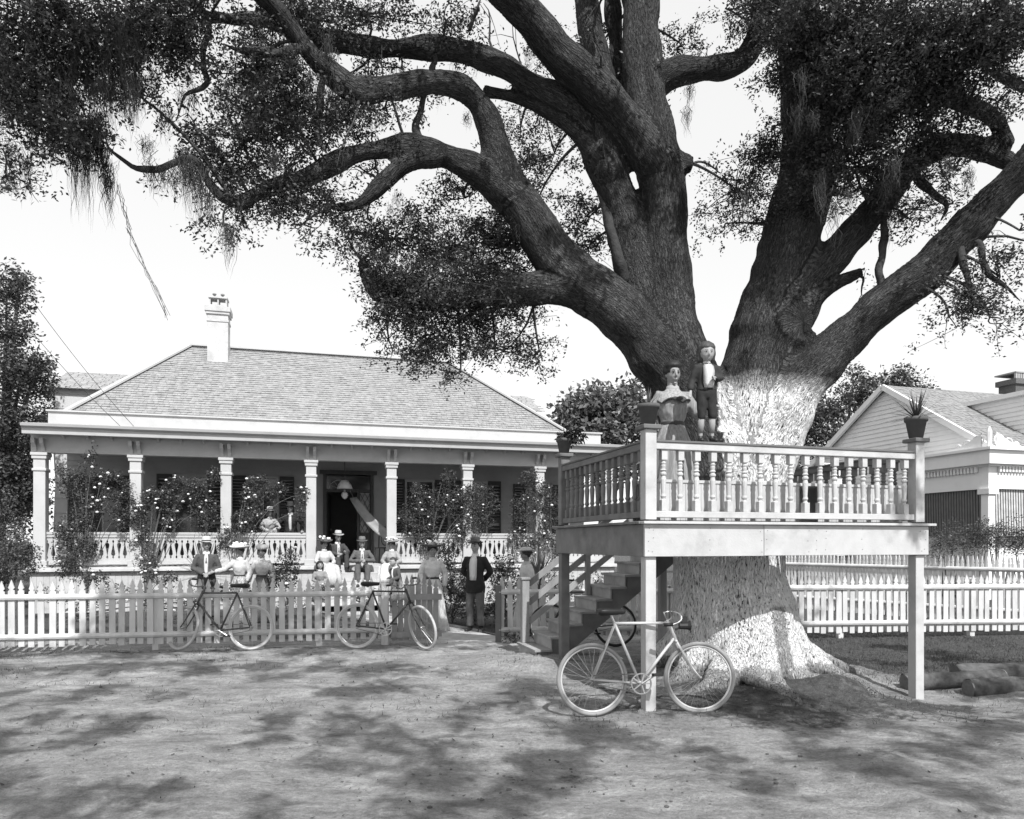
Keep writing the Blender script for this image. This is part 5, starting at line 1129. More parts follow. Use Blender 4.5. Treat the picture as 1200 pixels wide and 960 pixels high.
    # ---- hats
    if hat:
        Rt = RH @ Matrix.Rotation(tilt, 3, 'X'); hm_ = {'straw': .62, 'fedora_light': .42, 'fedora_mid': .13, 'fedora_dark': .035, 'big': .30, 'bigwhite': .6, 'bigdark': .08, 'flat': .4, 'toque': .55}[hat]
        mm = mat('hat_' + hat, hm_, .85, .15, 20); c = hp(0, .008, .075); q = MB()
        if hat.startswith('fedora') or hat == 'straw':
            pr = [(.080, .0), (.135, -.006), (.150, .006), (.148, .010), (.130, .002), (.092, .010), (.089, .06), (.080, .105), (.060, .118), (.02, .105), (.001, .104)]
        elif hat == 'flat': pr = [(.09, 0), (.19, .005), (.20, .02), (.19, .028), (.11, .03), (.10, .07), (.06, .085), (.001, .088)]
        elif hat == 'toque': pr = [(.10, -.01), (.125, .0), (.14, .03), (.13, .08), (.09, .11), (.001, .12)]
        else: pr = [(.09, .0), (.18, .012), (.215, .04), (.205, .05), (.15, .03), (.10, .045), (.09, .09), (.05, .10), (.001, .10)]
        for r_, z in pr: pass
        q.rings([[c + Rt @ (Vector((r_ * math.cos(t), r_ * 1.1 * math.sin(t), z + (.012 * math.cos(2 * t) if r_ > .12 else 0))) * hs_) for t in np.linspace(0, 2 * PI, 25)[:-1]] for r_, z in pr])
        ho = scaled(q).build('hat', mm, o, True)
        if hat.startswith('fedora') or hat == 'straw':
            scaled(MB().rings([[c + Rt @ (Vector((r_ * math.cos(t), r_ * 1.1 * math.sin(t), z)) * hs_) for t in np.linspace(0, 2 * PI, 25)[:-1]] for r_, z in ((.094, .012), (.0955, .014), (.094, .036), (.09, .038))])).build('hat_band', mat('hat_band', .04), ho)
        if hat.startswith('big'):
            rr = random.Random(int(abs(loc[0]) * 100)); fl = MB()
            for j in range(16):
                a = rr.uniform(0, 2 * PI); r_ = rr.uniform(.03, .15); s_ = rr.uniform(.022, .042); p = c + Rt @ Vector((r_ * math.cos(a), r_ * math.sin(a), .08 + rr.uniform(-.02, .05))); fl.ell(p, (s_, s_, s_ * .7), 7, 5)
            scaled(fl).build('hat_trimming', mat('silk_flower_%s' % hat, .62 if hat != 'bigwhite' else .75, .8, .6, 30), ho)['kind'] = 'stuff'
    return o

def at(u, Y, z=None):
    x = (u - CX) / FPX * Y; return (x, Y, G(x, Y) if z is None else z)
# on the platform
wdk = DECK0 + AX * .68 + DX * .70
person('woman in grey belted dress standing on the platform beside the small child', (wdk.x, wdk.y, DZ), .12, 1.79, kind='woman', c1=.23, c2=.20, c3=.3, hair=.02, vox=.01, skin=.25, yoke=True, head=(.05, .16),
       arms={'ell': (-.24, .06, 1.12), 'wrl': (-.26, -.06, .90), 'elr': (.27, -.02, 1.16), 'wrr': (.33, -.17, 1.20)})
cdk = DECK0 + AX * .74 + DX * .09
person('small child in dark jacket and white shirt standing on the platform rail', (cdk.x, cdk.y - .0, 2.738), .05, .99, kind='boy', c1=.030, c2=.022, c3=.50, hair=.051, vox=.011, head=(0, .18),
       arms={'ell': (-.25, .03, 1.13), 'wrl': (-.30, -.04, .92), 'elr': (.27, .0, 1.16), 'wrr': (.10, -.17, 1.14)}, legs={'tol': (-.12, -.10, .03), 'tor': (.14, -.10, .03)}, skin=.29)
# by the gate
person('woman in white blouse and long pale skirt with flowered hat standing by the open gate', at(507, 13.75), .25, 1.66, kind='woman', c1=.62, c2=.60, c3=.6, hat='bigdark', hair=.02, skin=.26,
       arms={'ell': (-.24, .03, 1.12), 'wrl': (-.20, -.10, .90), 'elr': (.25, .02, 1.14), 'wrr': (.24, -.03, .88)})
person('man in dark jacket and open white shirt standing on path with hands behind back', at(557, 13.8), -.25, 1.74, kind='man', c1=.025, c2=.14, c3=.66, hat='fedora_dark', hair=.03, head=(-.15, 0),
       arms={'ell': (-.27, .10, 1.12), 'wrl': (-.12, .19, .98), 'elr': (.27, .10, 1.12), 'wrr': (.10, .20, .96)})
person('woman in pale blouse and flat cap behind the fence next to stairs', at(617, 13.45), -1.15, 1.58, kind='woman', c1=.48, c2=.45, c3=.5, hat='flat', hair=.03, skin=.22, head=(-.1, 0))
# in the garden
person('man in dark suit and light hat with hands clasped, standing beside spiky plant', at(242, 15.6), .35, 1.76, kind='man', c1=.06, c2=.07, c3=.62, hat='fedora_light', hair=.03, tilt=-.12, head=(.2, .1),
       arms={'ell': (-.25, -.03, 1.12), 'wrl': (-.04, -.22, 1.0), 'elr': (.25, -.03, 1.12), 'wrr': (.05, -.22, 1.0)}, skin=.22)
person('woman in lace blouse and spotted skirt stretching one hand to suited man', at(281, 15.4), -.15, 1.62, kind='woman', c1=.48, c2=.30, c3=.6, hat='bigwhite', hair=.03, pattern=.8,
       arms={'ell': (-.30, -.08, 1.20), 'wrl': (-.52, -.16, 1.14), 'elr': (.24, .02, 1.12), 'wrr': (.20, -.08, .92)}, skin=.24)
person('woman in plain white blouse and dark skirt with white toque in garden', at(307, 15.5), .1, 1.60, kind='woman', c1=.48, c2=.08, c3=.6, hat='toque', hair=.03, skin=.24,
       arms={'ell': (-.27, .02, 1.12), 'wrl': (-.26, -.08, .92), 'elr': (.27, .02, 1.12), 'wrr': (.26, -.1, .92)})
# on the porch, leaning on the rail
def ph(u, y, z=FL): q = hw(hs(u, y), y); return (q.x, q.y, z)
person('woman in grey blouse and straw hat with arms folded behind porch railing', ph(316, .32), HT + .15, 1.50, kind='woman', c1=.34, c2=.2, c3=.4, hat='straw', hair=.03, lean=.12, skin=.22,
       arms={'ell': (-.27, -.12, 1.14), 'wrl': (-.05, -.30, 1.03), 'elr': (.27, -.12, 1.14), 'wrr': (.06, -.30, 1.04)})
person('man in black suit and hat leaning both hands on porch railing', ph(341, .42), HT - .1, 1.64, kind='man', c1=.022, c2=.03, c3=.5, hat='fedora_dark', hair=.03, lean=.18, skin=.22,
       arms={'ell': (-.33, -.12, 1.13), 'wrl': (-.34, -.36, .96), 'elr': (.33, -.12, 1.13), 'wrr': (.34, -.36, .96)})
# on the steps (local step heights: .917 .734 .551 .368 .185)
sT = lambda n: FL - .183 * n
def onstep(u, n, dy=0.): 
    y = -.24 - .3 * (n - 1) - .12 + dy; q = hw(hs(u, y), y); return (q.x, q.y, sT(n))
def sitdown(label, u, n, rz, H, drop=2, **kw):
    k = H / 1.745; p = onstep(u, n, .0); hz = .0; P0z = .10; zk = .16
    o = person(label, (p[0], p[1], p[2]), rz, H, 'sit', 0., legs={'knl': (-.13, -.40, zk), 'knr': (.13, -.40, zk), 'anl': (-.12, -.46, -.183 * drop / k + .085), 'anr': (.12, -.46, -.183 * drop / k + .085), 'tol': (-.14, -.60, -.183 * drop / k + .035), 'tor': (.14, -.60, -.183 * drop / k + .035)}, **kw); return o
sitdown('woman in white dress and large dark hat sitting on the porch steps', 380, 1, HT + .35, 1.66, 2, kind='woman', c1=.42, c2=.46, c3=.45, hat='bigdark', tilt=.12, hair=.03, skin=.24, arms={'ell': (-.26, -.08, .30), 'wrl': (-.10, -.30, .24), 'elr': (.26, -.08, .30), 'wrr': (.10, -.32, .24)})
p7 = hw(hs(394, .05), .05)
person('man in dark suit and pale hat sitting with one knee up behind white-dressed woman', (p7.x, p7.y, FL), HT + .3, 1.70, 'sit', 0., kind='man', c1=.05, c2=.05, c3=.62, hat='fedora_light', hair=.03, skin=.24, lean=.22, legs={'knl': (-.10, -.42, .16), 'knr': (.16, -.36, .34), 'anl': (-.1, -.50, -.11), 'anr': (.15, -.42, -.10), 'tol': (-.11, -.64, -.15), 'tor': (.17, -.57, -.15)}, arms={'ell': (-.24, -.12, .32), 'wrl': (-.06, -.30, .30), 'elr': (.26, -.2, .34), 'wrr': (.12, -.38, .36)})
sitdown('child in checked grey dress sitting low on steps with folded hands', 375, 3, HT + .1, 1.25, 2, kind='girl', c1=.22, c2=.2, c3=.5, hair=.02, skin=.3, pattern=.5, arms={'ell': (-.24, -.06, .28), 'wrl': (-.06, -.28, .22), 'elr': (.24, -.06, .28), 'wrr': (.06, -.28, .22)})
sitdown('man in grey suit and hat sitting in the middle of porch steps, arms crossed', 424, 1, HT, 1.72, 2, kind='man', c1=.10, c2=.09, c3=.6, hat='fedora_mid', hair=.03, skin=.26, lean=.15, arms={'ell': (-.30, -.14, .30), 'wrl': (-.03, -.34, .30), 'elr': (.30, -.14, .30), 'wrr': (.03, -.36, .33)})
sitdown('woman in grey blouse and white skirt with flowered hat sitting against porch column', 459, 1, HT - .35, 1.62, 3, kind='woman', c1=.28, c2=.46, c3=.6, hat='big', hair=.03, skin=.24, arms={'ell': (-.26, -.06, .30), 'wrl': (-.10, -.30, .22), 'elr': (.26, -.06, .30), 'wrr': (.06, -.30, .22)})
sitdown('boy in dark jacket sitting sideways on the steps before flowered-hat woman', 466, 3, HT - 1.0, 1.45, 2, kind='boy', c1=.07, c2=.06, c3=.6, hair=.04, skin=.3, lean=.25, arms={'ell': (-.22, -.12, .30), 'wrl': (-.06, -.34, .22), 'elr': (.22, -.12, .30), 'wrr': (.06, -.34, .22)})
#@@PART4
# ================================================================== POTS, PLANTS, SHRUBS
def blades(n, L_, w, r, spread=1.2, up=.35, droop=.35, seg=4, c=(0, 0, 0)):
    mb = MB()
    for i in range(n):
        a = r.uniform(0, 2 * PI); el = r.uniform(up, 1.45); l = L_ * r.uniform(.7, 1.1); d = np.array([math.cos(a) * math.cos(el), math.sin(a) * math.cos(el), math.sin(el)]); s = np.array([-math.sin(a), math.cos(a), 0]); p = np.array(c, float); V = []
        for k in range(seg + 1):
            t = k / seg; ww = w * (1 - t) ** .7 * (1 if t > .05 else .8) + .0006; V += [tuple(p - s * ww), tuple(p + np.array([0, 0, -.25 * ww])), tuple(p + s * ww)]
            p = p + d * l / seg; d = d + np.array([0, 0, -droop / seg * math.cos(el)]); d /= np.linalg.norm(d)
        mb.add(V, [f for k in range(seg) for f in ((3 * k, 3 * k + 1, 3 * k + 4, 3 * k + 3), (3 * k + 1, 3 * k + 2, 3 * k + 5, 3 * k + 4))])
    return mb
def pot(xy, z, h, r0, label, plant, s):
    p = DECK0 + AX * xy[0] + DX * xy[1]; o = empty('flower_pot', (p.x, p.y, z), 0, label, 'flower pot'); rr = random.Random(s)
    MB().lathe([(r0 * .62, 0), (r0 * .95, h * .80), (r0 * 1.06, h * .80), (r0 * 1.1, h), (r0 * .98, h), (r0 * .93, h * .92), (.001, h * .9)], n=20).build('pot', mat('terracotta', .09, .85, .15, 12, grime=.2), o, True)
    lm = mat('blade_leaf', .10, .5, .3)
    if plant == 'blade': blades(46, .36, .012, rr, up=.1, droop=.5, c=(0, 0, h * .9)).build('leaves', mat('blade_leaf_dark', .05, .5, .3), o)
    elif plant == 'sparse': blades(9, .2, .012, rr, up=.8, c=(0, 0, h * .9)).build('leaves', mat('blade_leaf_pale', .22, .6, .3), o)
    else:
        r = np.random.default_rng(s); cl, pts = blob_points((.1, 0, h + .03), (.2, .13, .1), 40, 14, .025, r)
        leaf_object('leaves', pts, .06, .5, leaf_mat('pot_leaf', .02, .06, .15), o, r, droop=.6)
        blades(12, .22, .006, rr, droop=1.2, c=(0, 0, h * .9)).build('stems', lm, o)
pot((.055, .055), 2.886, .21, .105, 'terracotta pot with a few pale shoots beside the standing woman', 'sparse', 1)
pot((DL - .055, .055), 2.886, .245, .115, 'terracotta pot with spiky plant on the platform post opposite neighbouring gable', 'blade', 2)
pot((.055, DD - .055), 2.886, .20, .10, 'terracotta pot with dark trailing plant on rear platform post', 'trail', 3)

def yucca(loc, h, L_, n, label, s):
    o = empty('yucca', loc, 0, label, 'plant'); rr = random.Random(s)
    MB().tube([(0, 0, 0), (.02, 0, h * .5), (0, 0, h)], [.08, .06, .05], 8).build('stem', mat('yucca_stem', .1, .9), o)
    blades(n, L_, .02, rr, up=-.35, droop=.12, c=(0, 0, h)).build('leaves', mat('yucca_leaf', .13, .45, .4), o)
yucca(at(238, 16.3), .95, .85, 90, 'large spiky yucca behind suited man in garden', 4)
yucca(at(632, 14.6), .95, .75, 85, 'spiky yucca growing behind woman in flat cap', 5)

ROSE = lambda: leaf_mat('rose_leaf', .035, .13, .3, .45)
def shrub(name, label, cat, blobs, leaf=.06, lm=None, flowers=0, stem=None, group=None, s=0, fsize=.035):
    """blobs: (centre xyz, radii xyz, leaves)"""
    c0 = Vector(blobs[0][0]); b = Vector((c0.x, c0.y, 0)) if stem is None else Vector(stem)
    o = empty(name, tuple(b), 0, label, cat, group); r = np.random.default_rng(100 + s); allp = []; tw = MB()
    for c, rad, n in blobs:
        cl, pts = blob_points(c, rad, max(3, n // 14), 14, leaf * .75, r, .5); allp.append(pts - np.array(b))
        cv = Vector(c); mid = Vector((b.x * .85 + cv.x * .15 + r.normal() * .06, b.y * .8 + cv.y * .2, b.z + (cv.z - b.z) * .92)); ps = [b * (1 - t) ** 2 + mid * 2 * t * (1 - t) + cv * t * t + Vector((.03 * math.sin(7 * t + c[0]), 0, .03 * math.sin(5 * t + c[2]))) * (0 < t < 1) for t in np.linspace(0, 1, 10)]
        tw.tube([tuple(p - b) for p in ps], list(np.linspace(.013, .005, 10)), 5)
        for j in range(0, len(cl), 4): tw.tube([tuple(cv - b), tuple((cv + Vector(cl[j])) * .5 - b + Vector((0, 0, r.normal() * .04))), tuple(Vector(cl[j]) - b)], [.006, .004, .002], 3)
    pts = np.vstack(allp); leaf_object('foliage', pts, leaf, .55, lm or ROSE(), o, r, droop=.1)
    tw.build('stem', mat('shrub_stem', .1, .9), o)['kind'] = 'stuff'
    if flowers:
        fb = MB(); idx = r.choice(len(pts), min(flowers, len(pts)), replace=False)
        for i in idx:
            p = Vector(pts[i]); s_ = fsize * r.uniform(.6, 1.2); p = p + Vector((0, -.06, .02)); fb.ell(p, (s_, s_, s_ * .75), 7, 5)
        fb.build('blossoms', mat('rose_petal', .72, .7, .15, 30), o)['kind'] = 'stuff'
    return o
def vp(u, v, y=-.18):   # point of the porch front under a photo pixel
    q = hw(hs(u, y), y); return (q.x, q.y, EYE + (VH - v) / FPX * q.y)
def vb(u, v, ru, rv, n, y=-.18):
    c = vp(u, v, y); k = c[1] / FPX; return (c, (ru * k * 1.2, .22, rv * k * 1.15), int(n * 2.9))
def rose(label, rows, foot, fl, s):
    q = hw(hs(foot, -.25), -.25); shrub('climbing_rose', label, 'climbing rose', [vb(*r) for r in rows], .055, None, fl, (q.x, q.y, 0), 'roses climbing over the porch', s)
rose('leafy rose climbing over the end bay between corner column and second column', [(90, 570, 14, 22, 380), (120, 562, 22, 10, 420), (95, 610, 14, 20, 360), (75, 625, 12, 18, 300), (115, 590, 10, 12, 200), (140, 575, 16, 16, 420), (142, 605, 16, 14, 420), (108, 535, 5, 12, 90), (72, 560, 7, 18, 120), (130, 562, 12, 10, 220), (85, 655, 18, 20, 420), (100, 640, 12, 16, 260)], 100, 42, 1)
rose('blossoming rose trained across the second porch bay to third column', [(165, 600, 12, 18, 320), (180, 582, 16, 12, 420), (205, 570, 16, 9, 340), (230, 575, 18, 14, 480), (240, 600, 15, 18, 460), (195, 590, 14, 14, 300), (165, 630, 10, 22, 220), (250, 560, 8, 10, 130), (200, 610, 8, 10, 130), (178, 655, 9, 22, 220)], 172, 48, 2)
rose('blossoming rose in the third porch bay behind the two leaning people', [(292, 580, 12, 14, 380), (285, 610, 12, 16, 400), (305, 565, 12, 8, 240), (325, 575, 9, 9, 220), (265, 630, 10, 18, 240), (355, 580, 6, 10, 140), (352, 600, 5, 12, 110), (300, 598, 8, 10, 180)], 270, 36, 3)
rose('bushy rose covering the column beyond the flowered-hat woman', [(490, 585, 14, 18, 460), (482, 610, 13, 16, 420), (500, 630, 14, 18, 420), (520, 590, 16, 18, 460), (545, 585, 18, 16, 520), (560, 605, 18, 16, 520), (540, 620, 16, 18, 420), (575, 590, 10, 14, 260), (525, 560, 8, 10, 150), (505, 600, 8, 16, 220), (560, 575, 14, 10, 260)], 500, 42, 4)
rose('dense rose climbing the porch column nearest the platform', [(612, 600, 14, 20, 420), (630, 580, 16, 18, 520), (640, 610, 14, 22, 480), (620, 560, 10, 10, 180), (650, 590, 10, 18, 320), (655, 640, 10, 18, 260), (605, 630, 10, 16, 220), (630, 635, 14, 14, 300)], 635, 36, 5)
SH = lambda: leaf_mat('shrub_leaf', .03, .13, .25, .5)
def gb(u, v, ru, rv, Y, n, dr=None):
    c = P(u, v, Y); k = Y / FPX; return (tuple(c), (ru * k, (dr or ru * k), rv * k), n)
shrub('garden_bush', 'round dark bush at foot of corner column', 'bush', [gb(20, 655, 28, 26, 15.5, 2600, .5), (tuple(P(0, 665, 15.5)), (.5, .4, .5), 900)], .055, SH(), 0, s=11)
shrub('garden_bush', 'low leafy bush below the porch railing in front of leafy end bay', 'bush', [gb(85, 665, 22, 16, 15.9, 900, .3), gb(110, 680, 20, 10, 15.6, 500, .3)], .055, ROSE(), 6, s=12)
shrub('garden_bush', 'thin bush under second porch bay', 'bush', [gb(170, 668, 14, 18, 16.0, 500, .25), gb(195, 680, 16, 10, 15.8, 400, .25)], .055, ROSE(), 4, s=13)
shrub('garden_bush', 'upright leafy bush beside the white toque woman', 'bush', [gb(337, 668, 14, 26, 15.6, 1300, .3), gb(322, 678, 12, 14, 15.6, 600, .3)], .055, SH(), 10, s=14)
shrub('garden_bush', 'dense hedge bush between white-dressed woman and man on path', 'bush', [gb(530, 690, 22, 34, 15.2, 3200, .45), gb(548, 700, 18, 30, 15.0, 2000, .4), gb(522, 650, 14, 18, 15.4, 700, .3), gb(560, 715, 14, 20, 14.8, 900, .3)], .05, SH(), 14, s=15)
shrub('garden_bush', 'flowering bush behind bright fence panel and dark gate post', 'bush', [gb(590, 668, 18, 22, 15.0, 1500, .4), gb(583, 705, 14, 30, 14.6, 1500, .35), gb(608, 690, 14, 22, 14.8, 900, .35), gb(650, 690, 24, 24, 15.2, 1300, .4), gb(690, 690, 26, 24, 15.6, 1300, .4)], .05, SH(), 40, s=16)
shrub('garden_bush', 'low border plants behind the picket fence below porch steps', 'bush', [gb(60 + 40 * i, 700 + 6 * math.sin(i * 2.1), 24, 12, 13.6 + .1 * i, 420, .3) for i in range(10)], .05, SH(), 30, s=17)
shrub('wild_weed', 'tuft of weeds at foot of fence next to dark gate post', 'weed', [(tuple(fr(600) + Vector((0, -.05, .1))), (.14, .08, .1), 160)], .045, SH(), 0, s=18)
# neighbour's clipped bushes: thin stems with round heads
NB = [('multi-stemmed bush beside the platform post, in front of dark porch screen', 1112, 15.9), ('clipped bush before the neighbouring porch screen, second from platform post', 1142, 16.0), ('clipped bush just past the neighbouring porch column', 1172, 16.1), ('clipped bush farthest along the neighbouring fence', 1198, 16.0)]
for i, (lb, u, Y) in enumerate(NB):
    k = Y / FPX; c = P(u, 632, Y); o = empty('clipped_bush', (c.x, c.y, 0), 0, lb, 'bush'); r = np.random.default_rng(60 + i); tw = MB(); pts = []
    for j in range(6):
        a = r.uniform(0, 2 * PI); e = Vector((math.cos(a) * .22, math.sin(a) * .2, 1.35 + .25 * r.random())); tw.tube([(0, 0, 0), (e.x * .45, e.y * .45, .75), tuple(e)], [.022, .016, .009], 6)
        _, p = blob_points((e.x * 1.1, e.y * 1.1, e.z + .32), (.22, .22, .38), 26, 14, .05, r); pts.append(p)
    leaf_object('crown', np.vstack(pts), .05, .38, leaf_mat('privet_leaf', .03, .11, .25, .45), o, r, up=.1); tw.build('trunk', mat('shrub_stem', .1, .9), o)

# ================================================================== OTHER TREES
def tree(name, label, base, blobs, leaf, lm, tr=.16, group=None, s=0, per=16):
    o = empty(name, (base[0], base[1], 0), 0, label, 'tree', group); r = np.random.default_rng(200 + s); b = Vector((base[0], base[1], 0)); pts = []; mb = MB()
    top = Vector((0, 0, 0))
    for c, rad, n in blobs: top += Vector(c)
    top /= len(blobs); fork = b.lerp(top, .5); fork.x = b.x * .6 + top.x * .4
    mb.tube([tuple(Vector(p) - b) for p in ((b.x, b.y, -.1), (b.x, b.y, fork.z * .5), tuple(fork), tuple(fork.lerp(top, .8)))], [tr * 1.3, tr, tr * .8, tr * .3], 9)
    for c, rad, n in blobs:
        cl, p = blob_points(c, rad, max(4, n // per), per, leaf * .9, r, .5); pts.append(p - np.array(b)); cv = Vector(c)
        q = fork.lerp(cv, .5) + Vector((0, 0, .2)); mb.tube([tuple(fork - b), tuple(q - b), tuple(cv - b)], [tr * .5, tr * .33, tr * .12], 6)
        for j in range(0, len(cl), 7): mb.tube([tuple(cv - b), tuple(Vector(cl[j]) - b)], [tr * .1, .006], 4)
    leaf_object('crown', np.vstack(pts), leaf, .5, lm, o, r); mb.build('trunk', mat('tree_bark', .08, .9, .3), o, True)
def tb(u, v, ru, rv, Y, n, dr=None): return gb(u, v, ru, rv, Y, n, dr)
TL = lambda: leaf_mat('far_leaf', .03, .12, .25, .5)
TL2 = lambda: leaf_mat('broad_leaf', .05, .20, .25, .4)
b = P(15, 690, 21); tree('broad_tree', 'tall dark tree with airy top rising beside villa porch corner', (b.x - .5, b.y), [tb(8, 345, 24, 26, 21, 1500, 1.0), tb(22, 325, 16, 14, 21, 500, .6), tb(10, 390, 22, 30, 21, 1700, 1), tb(25, 440, 30, 28, 21, 3600, 1.2), tb(45, 425, 14, 12, 21, 500, .5), tb(12, 500, 34, 40, 21, 4200, 1.3), tb(5, 570, 36, 45, 21, 4200, 1.3), tb(22, 560, 22, 40, 21, 2600, 1), tb(-25, 440, 40, 120, 22, 4000, 1.5)], .12, TL(), .2, s=1)
b = P(0, 690, 30); tree('broad_tree', 'dense dark tree filling the gap behind tall airy tree and weeds', (b.x, b.y), [tb(0, 560, 40, 50, 30, 1700, 1.6), tb(30, 590, 30, 45, 30, 1300, 1.4), tb(-50, 540, 50, 70, 30, 1600, 1.8), tb(25, 530, 22, 30, 30, 700, 1.2)], .2, TL(), .25, s=6)
b = P(-130, 690, 27); tree('broad_tree', 'wide dark tree standing farther along beyond the round bush', (b.x, b.y), [tb(-130, 500, 70, 60, 27, 1500, 2), tb(-180, 570, 70, 60, 27, 1500, 2), tb(-90, 580, 50, 60, 27, 1300, 1.8)], .2, TL(), .25, s=7)
b = P(68, 600, 34); tree('broad_tree', 'small dark tree showing between leaning tree and rear wing', (b.x, b.y), [tb(70, 465, 18, 18, 34, 1600, 1), tb(60, 490, 20, 20, 34, 1800, 1), tb(80, 490, 12, 25, 34, 900, .8)], .14, TL(), .2, s=2)
b = P(20, 690, 17); shrub('wild_weed', 'tall grass and weeds growing beyond the porch corner', 'weed', [gb(18, 640, 26, 22, 18, 1600, .6), gb(5, 610, 20, 40, 19, 1400, .6)], .07, TL(), 0, s=21)
b = P(705, 600, 25.5); tree('magnolia_tree', 'broad-leaved tree with glossy foliage behind the platform potted plants', (b.x, b.y), [tb(678, 495, 26, 22, 25.5, 1500, 1), tb(700, 475, 30, 22, 25.5, 1700, 1), tb(730, 490, 24, 28, 25.5, 1500, 1), tb(705, 510, 40, 18, 25, 1500, 1), tb(742, 465, 18, 18, 26, 700, .8), tb(665, 482, 12, 12, 25.5, 350, .6), tb(715, 540, 40, 24, 26, 1500, 1.2), tb(765, 520, 30, 60, 26, 2000, 1.2)], .22, TL2(), .2, s=3)
b = P(990, 640, 36); tree('broad_tree', 'round-topped tree behind the neighbouring white gable', (b.x, b.y), [tb(975, 485, 34, 26, 36, 2000, 1.6), tb(1010, 462, 28, 20, 36, 1500, 1.4), tb(1048, 452, 24, 18, 37, 1300, 1.2), tb(1075, 462, 20, 20, 37, 1000, 1), tb(950, 505, 24, 24, 36, 1300, 1.4), tb(990, 520, 34, 24, 35, 1800, 1.5), tb(935, 535, 30, 34, 36, 1800, 1.5), tb(1000, 440, 12, 10, 36, 250, .8), tb(1060, 440, 12, 8, 37, 200, .8), tb(900, 560, 40, 50, 37, 2200, 2), tb(850, 570, 40, 50, 38, 2000, 2)], .2, TL(), .28, s=4)

